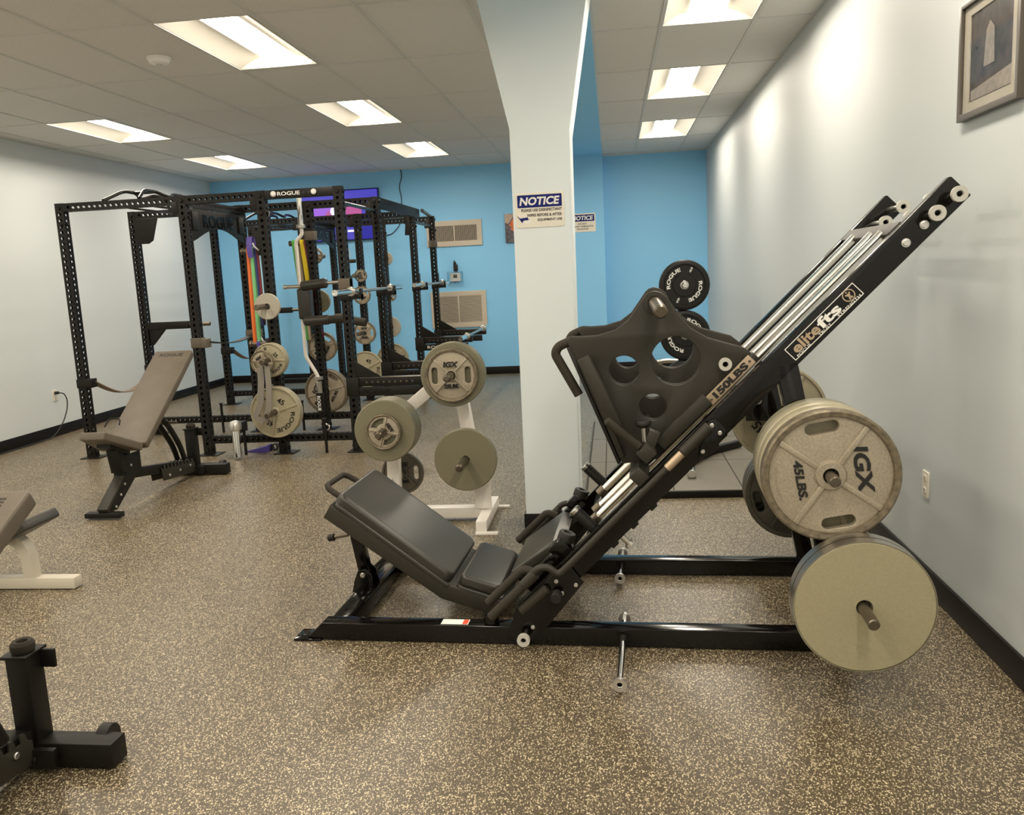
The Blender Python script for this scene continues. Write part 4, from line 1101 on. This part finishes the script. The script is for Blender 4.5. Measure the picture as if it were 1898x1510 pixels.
# white flat bench at the left edge
t = thing('flat_bench', 'ivory framed bench with black seat at the left edge of the photo', 'weight bench', (-3.15, 3.85, 0))
def wv(x, y, z): return (x + 3.15, y - 3.85, z)
MB().span(wv(-3.62, 3.85, .004), wv(-2.785, 3.915, .062), bev=.004).build('foot_bar', M['benchwhite'], t)
pts = [wv(-3.035, 3.882, .06)] + [wv(-3.20 + .165 * math.cos(a), 3.882, .15 + .145 * math.sin(a)) for a in [R(10 + 70 * i / 8) for i in range(9)]] + [wv(-3.40, 3.882, .27), wv(-3.62, 3.882, .205)]
b = MB()
b.strip(pts, .06, .055, (0, 1, 0))
b.build('curved_leg', M['benchwhite'], t)
d = Vector((.235, 0, .115)).normalized(); n = Vector((-d.z, 0, d.x))
MB().shape([rrect(.60, .27, .02, 4, (-.30, 0))], .055, frame(wv(-2.935, 3.882, .375), d, (0, 1, 0), n), bev=.012, bseg=3).build('seat', M['pad'], t)

# ------------------------------------------------------------------ white plate tree
tr = thing('plate_tree', 'white A-frame weight tree loaded with grey plates left of the column', 'weight tree', (-1.1, 5.0, 0))
def tv(x, y, z): return (x + 1.1, y - 5.0, z)
MB().bar(tv(-.828, 5.0, .06), tv(-.955, 5.0, .98), .075, .075, up=(0, 1, 0), bev=.006).build('upright', M['treewhite'], tr)
MB().bar(tv(-1.385, 5.0, .06), tv(-1.365, 5.0, .66), .075, .075, up=(0, 1, 0), bev=.006).build('upright', M['treewhite'], tr)
MB().bar(tv(-1.385, 5.0, .61), tv(-.93, 5.0, .965), .075, .075, up=(0, 1, 0), bev=.006).build('diagonal_arm', M['treewhite'], tr)
MB().span(tv(-1.40, 4.96, .02), tv(-.82, 5.04, .085), bev=.004).build('base_brace', M['treewhite'], tr)
for xx in (-.80, -1.41):
    f_ = MB().span(tv(xx - .032, 4.70, .012), tv(xx + .032, 5.26, .075), bev=.004).build('base_foot', M['treewhite'], tr)
    for yy in (4.69, 5.25): MB().span(tv(xx - .032, yy - .02, 0), tv(xx + .10, yy + .02, .014), bev=.003).build('floor_tab', M['treewhite'], f_)
    MB().shape([[(-.06, 0), (.05, 0), (.05, .20), (-.02, .20)]], .008, frame(tv(xx - .02, 4.955, .08), (1, 0, 0), (0, 0, 1), (0, -1, 0)), bev=.001).build('base_gusset', M['treewhite'], f_)
for nm, x_, z_, ln, back in (('a', -.925, .935, .39, 0), ('b', -1.335, .625, .40, 0), ('c', -.885, .425, .40, 0), ('d', -1.355, .275, .22, 1)):
    y0 = 4.962 if not back else 5.038
    y1 = y0 - ln if not back else y0 + ln
    MB().cyl(tv(x_, y0, z_), tv(x_, y1, z_), .0225, bev=.010).build('plate_horn', M['darksteel'], tr)
GT = 'plates on the white weight tree'
plate('igx25', (-.925, 4.70, .935), .305, .035, 0, 'spoked iron plate reading IGX 25LBS facing out on the top of the white tree', GT, 'igx')
plate('smooth', (-.925, 4.742, .935), .372, .04, 0, 'larger plain plate just behind the spoked one at the top of the white tree', GT, 'olive')
plate('smooth', (-.925, 4.788, .935), .372, .04, 0, 'rearmost plain plate at the top of the white tree', GT, 'olive')
plate('igx10', (-1.335, 4.668, .625), .205, .028, -58, 'small two-grip 10 pound plate in front on the left horn of the white tree', GT, 'igx')
for k, lab in enumerate(('olive plain plate directly behind the small grip plate, left on white tree', 'second olive-grey plain plate in the left stack of the white tree', 'third olive-grey plain plate in the left stack of the white tree', 'rearmost olive-grey plain plate in the left stack of the white tree')):
    plate('smooth', (-1.335, 4.705 + .04 * k, .625), .366, .036, 0, lab, GT, 'olive')
plate('smooth', (-.885, 4.78, .425), .372, .042, 0, 'single plain olive-grey plate low on the right leg of the white tree', GT, 'olive')
plate('igx25', (-1.355, 5.11, .275), .27, .03, 0, 'dark iron plate behind the left leg of the white tree', GT, 'igxdark')

# ------------------------------------------------------------------ platform and bumper tree in the right alcove
pf = MB().span((-.20, 5.41, 0), (XR - .015, 8.0, .05), bev=.002).build('lifting_platform', M['platform'])
tag(pf, 'low grey rubber lifting platform with black front edge behind the leg press', 'lifting platform')
MB().span((-.21, 5.398, 0), (XR - .016, 5.41, .046), bev=.001).build('edge_trim', M['base'], pf, 'black front edge')
MB().span((-.212, 5.398, 0), (-.20, 8.0, .051), bev=.001).build('edge_trim', M['seam'], pf, 'dark left edge')
sm = MB()
for y in (6.27, 7.13): sm.span((-.19, y - .003, .0498), (XR - .02, y + .003, .0506), bev=0)
for x_ in (-.085, .36, .80): sm.span((x_ - .004, 5.42, .0498), (x_ + .004, 7.98, .0506), bev=0)
sm.build('mat_seam', M['seam'], pf)
bt = thing('bumper_plate_tree', 'black upright plate tree holding black bumper plates beyond the platform', 'weight tree', (.645, 8.15, 0))
MB().span((-.04, -.04, .03), (.04, .04, 1.42), bev=.004).build('upright', M['rack'], bt)
MB().span((-.32, -.04, 0), (.32, .04, .06), bev=.004).span((-.04, -.13, 0), (.04, .34, .06), bev=.004).build('base', M['rack'], bt)
for z in (1.305, .855, .405): MB().cyl((0, -.04, z), (0, -.40, z), .024, bev=.004).build('plate_horn', M['chrome'], bt)
GBu = 'bumper plates on the black tree'
plate('bumper', (.645, 7.80, 1.306), .45, .09, 0, 'black bumper plate with white lettering topmost on the black plate tree', GBu, 'bumper', cat='bumper plate')
plate('bumper', (.645, 7.80, .854), .45, .09, 70, 'black bumper plate under the top one, half hidden by the leg press sled', GBu, 'bumper', cat='bumper plate')
plate('bumper', (.645, 7.80, .402), .45, .09, 30, 'black bumper plate lowest on the plate tree, mostly hidden behind the sled', GBu, 'bumper', cat='bumper plate')
gm = thing('floor_machine', 'low black exercise machine base with a bright tube end on the grey platform', 'exercise machine', (.7, 6.4, .05))
MB().bar((-.14, -.10, .03), (.26, .30, .03), .05, .05).build('base_tube', M['rack'], gm)
MB().span((.03, .08, .03), (.075, .125, .20), bev=.003).build('upright', M['rack'], gm)
MB().cyl((-.20, -.70, .035), (-.17, -.30, .045), .028).build('tube_end', M['chrome'], gm)
MB().bar((-.17, -.32, .045), (.05, .10, .045), .045, .045).build('link_tube', M['rack'], gm)
cb = thing('rowing_machine', 'low grey-handled machine seen through the big hole of the sled', 'exercise machine', (.55, 9.3, 0))
MB().bar((-.45, 0, .30), (.45, .1, .34), .06, .05).build('rail', M['darksteel'], cb)
MB().tube([(-.2, -.05, .44), (0, -.05, .47), (.15, -.05, .46), (.35, 0, .52)], .025, fillet=.05).build('handle', M['steel'], cb)
for xx in (-.4, .4): MB().span((xx - .03, -.2, 0), (xx + .03, .2, .05), bev=.003).bar((xx, 0, .04), (xx, 0, .31), .05, .05, up=(0, 1, 0)).build('leg', M['rack'], cb)

# ------------------------------------------------------------------ things on the walls
FY = lambda x, y, z: frame((x, y, z), (1, 0, 0), (0, 0, 1), (0, -1, 0))
def notice(label, x0, x1, z0, z1, y, lines, hand):
    W, H = x1 - x0, z1 - z0; cx, cz = (x0 + x1) / 2, (z0 + z1) / 2
    s = MB().shape([rrect(W, H, .012, 4)], .004, FY(cx, y - .002, cz), bev=.0008).build('notice_sign', M['signcream'])
    tag(s, label, 'sign', 'blue and cream notice signs')
    hz = z1 - H * .245
    hd = MB().shape([rrect(W * .91, H * .36, .004, 3)], .0008, FY(cx, y - .0044, hz)).build('header_band', M['signblue'], s, 'blue header band')
    MB().text('NOTICE', H * .235, FY(cx, y - .0049, hz), .0004, .035, width=W * .80, shear=.18).build('lettering', M['white'], s, 'bold white heading')
    for t_, cx_, z_, w_ in lines: MB().text(t_, H * .082, FY(x0 + W * cx_, y - .0044, z1 - H * z_), .0004, .022, width=W * w_).build('lettering', M['black'], s, 'black message line')
    if hand:
        ic = MB().shape([[(-.5, .30), (-.30, .10), (.05, .13), (.30, .16), (.28, .04), (.40, -.02), (.20, -.06), (-.02, -.06), (-.10, -.14), (-.14, -.26), (-.46, .20)]], .0008, FY(x0 + W * .17, y - .0044, z0 + H * .24) @ Matrix.Scale(.075, 4)).build('hand_icon', M['signblue'], s, 'small blue wiping hand')
        MB().shape([[(-.2, -.30), (.05, -.05), (.32, -.02), (.5, -.12), (.45, -.32)]], .0008, FY(x0 + W * .17, y - .0043, z0 + H * .24) @ Matrix.Scale(.075, 4)).build('cloth_icon', M['white'], s)
notice('blue and cream notice about disinfectant wipes on the white column', -.513, -.246, 1.733, 1.920, 4.72,
       [('PLEASE USE DISINFECTANT', .535, .50, .83), ('WIPES BEFORE & AFTER', .59, .645, .72), ('EQUIPMENT USE', .70, .79, .50)], True)
notice('blue and cream notice about not dropping weights on the blue pilaster behind the column', -.575, -.205, 2.005, 2.262, 12.24,
       [('DO NOT', .5, .56, .32), ('DROP WEIGHTS', .5, .70, .80), ('ON FLOOR', .5, .84, .44)], False)

pc = thing('picture_frame', 'dark framed sepia print with cream mat high on the right wall', 'picture', (XR, 3.325, 2.195))
def wr(u, v, dz): return frame((-dz, u, v), (0, -1, 0), (0, 0, 1), (-1, 0, 0))
PW, PH = .50, .43
MB().shape([rrect(PW, PH, .001, 1), rrect(PW - .05, PH - .05, .001, 1)], .026, wr(0, 0, .014), bev=.002).build('frame', M['frame'], pc)
MB().shape([rrect(PW - .05, PH - .05, .001, 1), rrect(PW - .155, PH - .12, .001, 1)], .004, wr(0, 0, .012)).build('mat_board', M['mat'], pc)
pr = MB().shape([rrect(PW - .15, PH - .115, .001, 1)], .002, wr(0, 0, .008)).build('print', M['print'], pc)
a = MB().shape([[(-.165, -.15), (.165, -.15), (.165, -.085), (-.165, -.115)]], .0008, wr(0, 0, .0095)).build('print_foreground', M['printlight'], pr)
MB().shape([[(-.06, -.06), (-.045, .06), (-.015, .09), (.02, .06), (.03, -.06)]], .0008, wr(0, .01, .0098)).build('print_shape', M['printlight'], pr)
MB().shape([rrect(PW - .05, PH - .05, .001, 1)], .0015, wr(0, 0, .016)).build('glass', M['clear'], pc)

def outlet(label, F, cord=False):
    o = thing('wall_outlet', label, 'outlet', F.translation, 0, 'wall outlets')
    G = Matrix.Translation(-F.translation) @ F
    p = MB().shape([rrect(.075, .118, .006, 3)], .007, G @ Matrix.Translation((0, 0, .0035)), bev=.002).build('cover_plate', M['plastic'], o)
    for z in (.028, -.028): MB().shape([rrect(.034, .030, .010, 4, (0, z))], .003, G @ Matrix.Translation((0, 0, .0078)), bev=.0008).build('socket', M['plastic'], o)
    b = MB()
    for z in (.028, -.028):
        for xx in (-.007, .007): b.box((xx, z + .003, .0095), (.0025, .009, .001), G, bev=0)
        b.box((0, z - .008, .0095), (.004, .004, .001), G, bev=0)
    b.build('slot', M['black'], o)
    return o
outlet('cream duplex outlet on the right wall beside the leg press plates', frame((XR, 3.848, .478), (0, -1, 0), (0, 0, 1), (-1, 0, 0)))
outlet('cream outlet with a black plug on the left wall beside the rack', frame((XL, 8.347, .435), (0, 1, 0), (0, 0, 1), (1, 0, 0)))
cd_ = thing('extension_cord', 'black power cord plugged into the left wall outlet and trailing along the baseboard', 'cord', (XL, 8.347, 0))
MB().box((.030, 0, .46), (.04, .03, .03), bev=.004).build('plug', M['cord'], cd_)
cpts = [(.05, 0, .46), (.09, .03, .45), (.10, .06, .38), (.085, .06, .28), (.06, .02, .16), (.05, -.10, .05), (.06, -.22, .012), (.07, -.55, .008), (.06, -.80, .008), (.07, -1.0, .008), (.05, -1.4, .008)]
MB().tube(cpts, .006, seg=8, fillet=.04).build('cable', M['cord'], cd_)

def vent(label, x0, x1, z0, z1, vertical):
    o = thing('air_vent', label, 'air vent', ((x0 + x1) / 2, YB, (z0 + z1) / 2), 0, 'wall vents')
    W, H = x1 - x0, z1 - z0; F = frame((0, 0, 0), (1, 0, 0), (0, 0, 1), (0, -1, 0))
    e = .075
    MB().shape([rrect(W, H, .004, 2), rrect(W - 2 * e, H - 2 * e, .002, 1)], .020, F @ Matrix.Translation((0, 0, .010)), bev=.003).build('frame', M['beige'], o)
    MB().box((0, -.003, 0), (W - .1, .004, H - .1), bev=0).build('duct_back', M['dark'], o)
    b = MB()
    if vertical:
        n = 38
        for k in range(n):
            xx = -W / 2 + e + (W - 2 * e) * (k + .5) / n
            b.box((xx, -.011, 0), (.0055, .012, H - 2 * e), bev=0)
    else:
        n = 22
        for k in range(n):
            zz = -H / 2 + e + (H - 2 * e) * (k + .5) / n
            b.box((0, 0, 0), (W - 2 * e, .016, .003), Matrix.Translation((0, -.011, zz)) @ Matrix.Rotation(R(38), 4, 'X'), bev=0)
    b.build('louvre', M['beige'], o)
    MB().box((0, -.014, 0), (.022, .012, H - 2 * e + .004), bev=.002).build('centre_bar', M['beige'], o)
vent('beige upper wall vent with vertical fins on the blue wall', -2.69, -1.866, 1.912, 2.285, True)
vent('beige lower wall vent with horizontal louvres on the blue wall', -2.69, -1.855, .718, 1.255, False)

th = thing('thermostat', 'white thermostat under a clear cover between the two blue wall vents', 'thermostat', (-2.298, YB, 1.463))
MB().shape([rrect(.155, .125, .006, 3)], .028, frame((0, -.014, 0), (1, 0, 0), (0, 0, 1), (0, -1, 0)), bev=.003).build('body', M['white'], th)
MB().box((0, -.029, .012), (.055, .003, .048), bev=0).build('display', M['lcd'], th)
cv = MB().shape([rrect(.225, .165, .008, 3), rrect(.213, .153, .006, 3)], .055, frame((0, -.029, 0), (1, 0, 0), (0, 0, 1), (0, -1, 0)))
cv.shape([rrect(.22, .16, .006, 3)], .004, frame((0, -.057, 0), (1, 0, 0), (0, 0, 1), (0, -1, 0)))
cv.build('clear_cover', M['clear'], th)
MB().cyl((0, -.06, -.072), (0, -.066, -.072), .008).build('lock', M['black'], th)
rm = thing('handheld_radio', 'small black handheld radio standing on the thermostat cover', 'radio', (-2.285, YB - .032, 1.547))
MB().box((0, 0, .05), (.062, .03, .10), bev=.006).box((-.008, 0, .115), (.040, .026, .04), bev=.006).build('body', M['rubber'], rm)
MB().cyl((-.012, 0, .13), (-.012, 0, .158), .010).build('knob', M['rubber'], rm)

cn = thing('canvas_print', 'orange and dark canvas print on the blue wall half hidden behind the column', 'picture', (-1.25, YB, 2.125))
MB().box((0, -.016, 0), (.54, .03, .41), bev=.002).build('canvas', M['canvas_dark'], cn)
MB().shape([[(-.22, .04), (-.10, .20), (.24, .20), (.24, -.02), (.02, -.08)]], .0008, frame((0, -.0316, 0), (1, 0, 0), (0, 0, 1), (0, -1, 0))).build('colour_patch', M['canvas_orange'], cn)
MB().shape([[(-.268, .203), (-.268, .08), (-.22, .06), (-.12, .203)]], .0008, frame((0, -.0318, 0), (1, 0, 0), (0, 0, 1), (0, -1, 0))).build('colour_patch', M['canvas_pale'], cn)
MB().shape([[(-.20, .0), (-.02, .03), (.05, -.10), (-.04, -.15)]], .0008, frame((0, -.0318, 0), (1, 0, 0), (0, 0, 1), (0, -1, 0))).build('colour_patch', M['canvas_orange'], cn)

tvv = thing('television', 'wall television with a glowing violet and blue screen behind the rack', 'television', (-3.985, YB, 2.445))
FT = frame((0, -.062, 0), (1, 0, 0), (0, 0, 1), (0, -1, 0))
MB().box((0, -.035, 0), (1.25, .05, .74), bev=.005).build('case', M['tv'], tvv)
sc_ = MB().shape([rrect(1.22, .71, .002, 1)], .002, FT).build('screen', M['scr_blue'], tvv, 'glowing screen')
def gr(x0, x1, z0, z1, m, dz=.0018):
    MB().shape([[(x0, z0), (x1, z0), (x1, z1), (x0, z1)]], .0006, FT @ Matrix.Translation((0, 0, dz))).build('screen_graphic', M[m], sc_)
gr(-.60, .60, .15, .35, 'scr_violet'); gr(-.60, .05, -.02, .15, 'scr_mauve'); gr(.05, .35, -.05, .15, 'scr_pink'); gr(.35, .60, -.03, .15, 'scr_violet')
gr(-.60, .30, -.35, -.10, 'scr_violet'); gr(.12, .30, -.245, -.215, 'scr_white', .0026)
MB().shape([circle(.075, 24, (-.05, .065))], .0006, FT @ Matrix.Translation((0, 0, .0026))).build('screen_graphic', M['scr_white'], sc_)
MB().shape([[(-.22, 0), (-.10, 0), (-.15, .09)]], .0006, FT @ Matrix.Translation((0, 0, .0028))).build('screen_graphic', M['scr_pink'], sc_)
tx, tz = 3.985, 2.445
MB().tube([(-3.02 + tx, -.008, ZC - tz), (-3.005 + tx, -.010, 2.96 - tz), (-3.06 + tx, -.010, 2.80 - tz), (-3.03 + tx, -.010, 2.66 - tz), (-3.05 + tx, -.010, 2.45 - tz), (-3.09 + tx, -.010, 2.25 - tz), (-3.22 + tx, -.010, 2.13 - tz), (-3.36 + tx, -.02, 2.12 - tz)], .006, seg=8, fillet=.06).build('power_cable', M['cord'], tvv, 'thin black cable running up to the ceiling')

sd_ = thing('smoke_detector', 'round white smoke detector on the ceiling tiles', 'smoke detector', (-3.02, 5.76, ZC))
MB().lathe([(0, -.002), (.078, -.002), (.078, -.018), (.070, -.020), (.068, -.026), (.064, -.040), (.050, -.046), (0, -.046)], None, 40).build('body', M['detector'], sd_)
MB().lathe([(0, -.046), (.028, -.046), (.026, -.051), (0, -.051)], None, 24).build('sensor_cap', M['grid'], sd_)
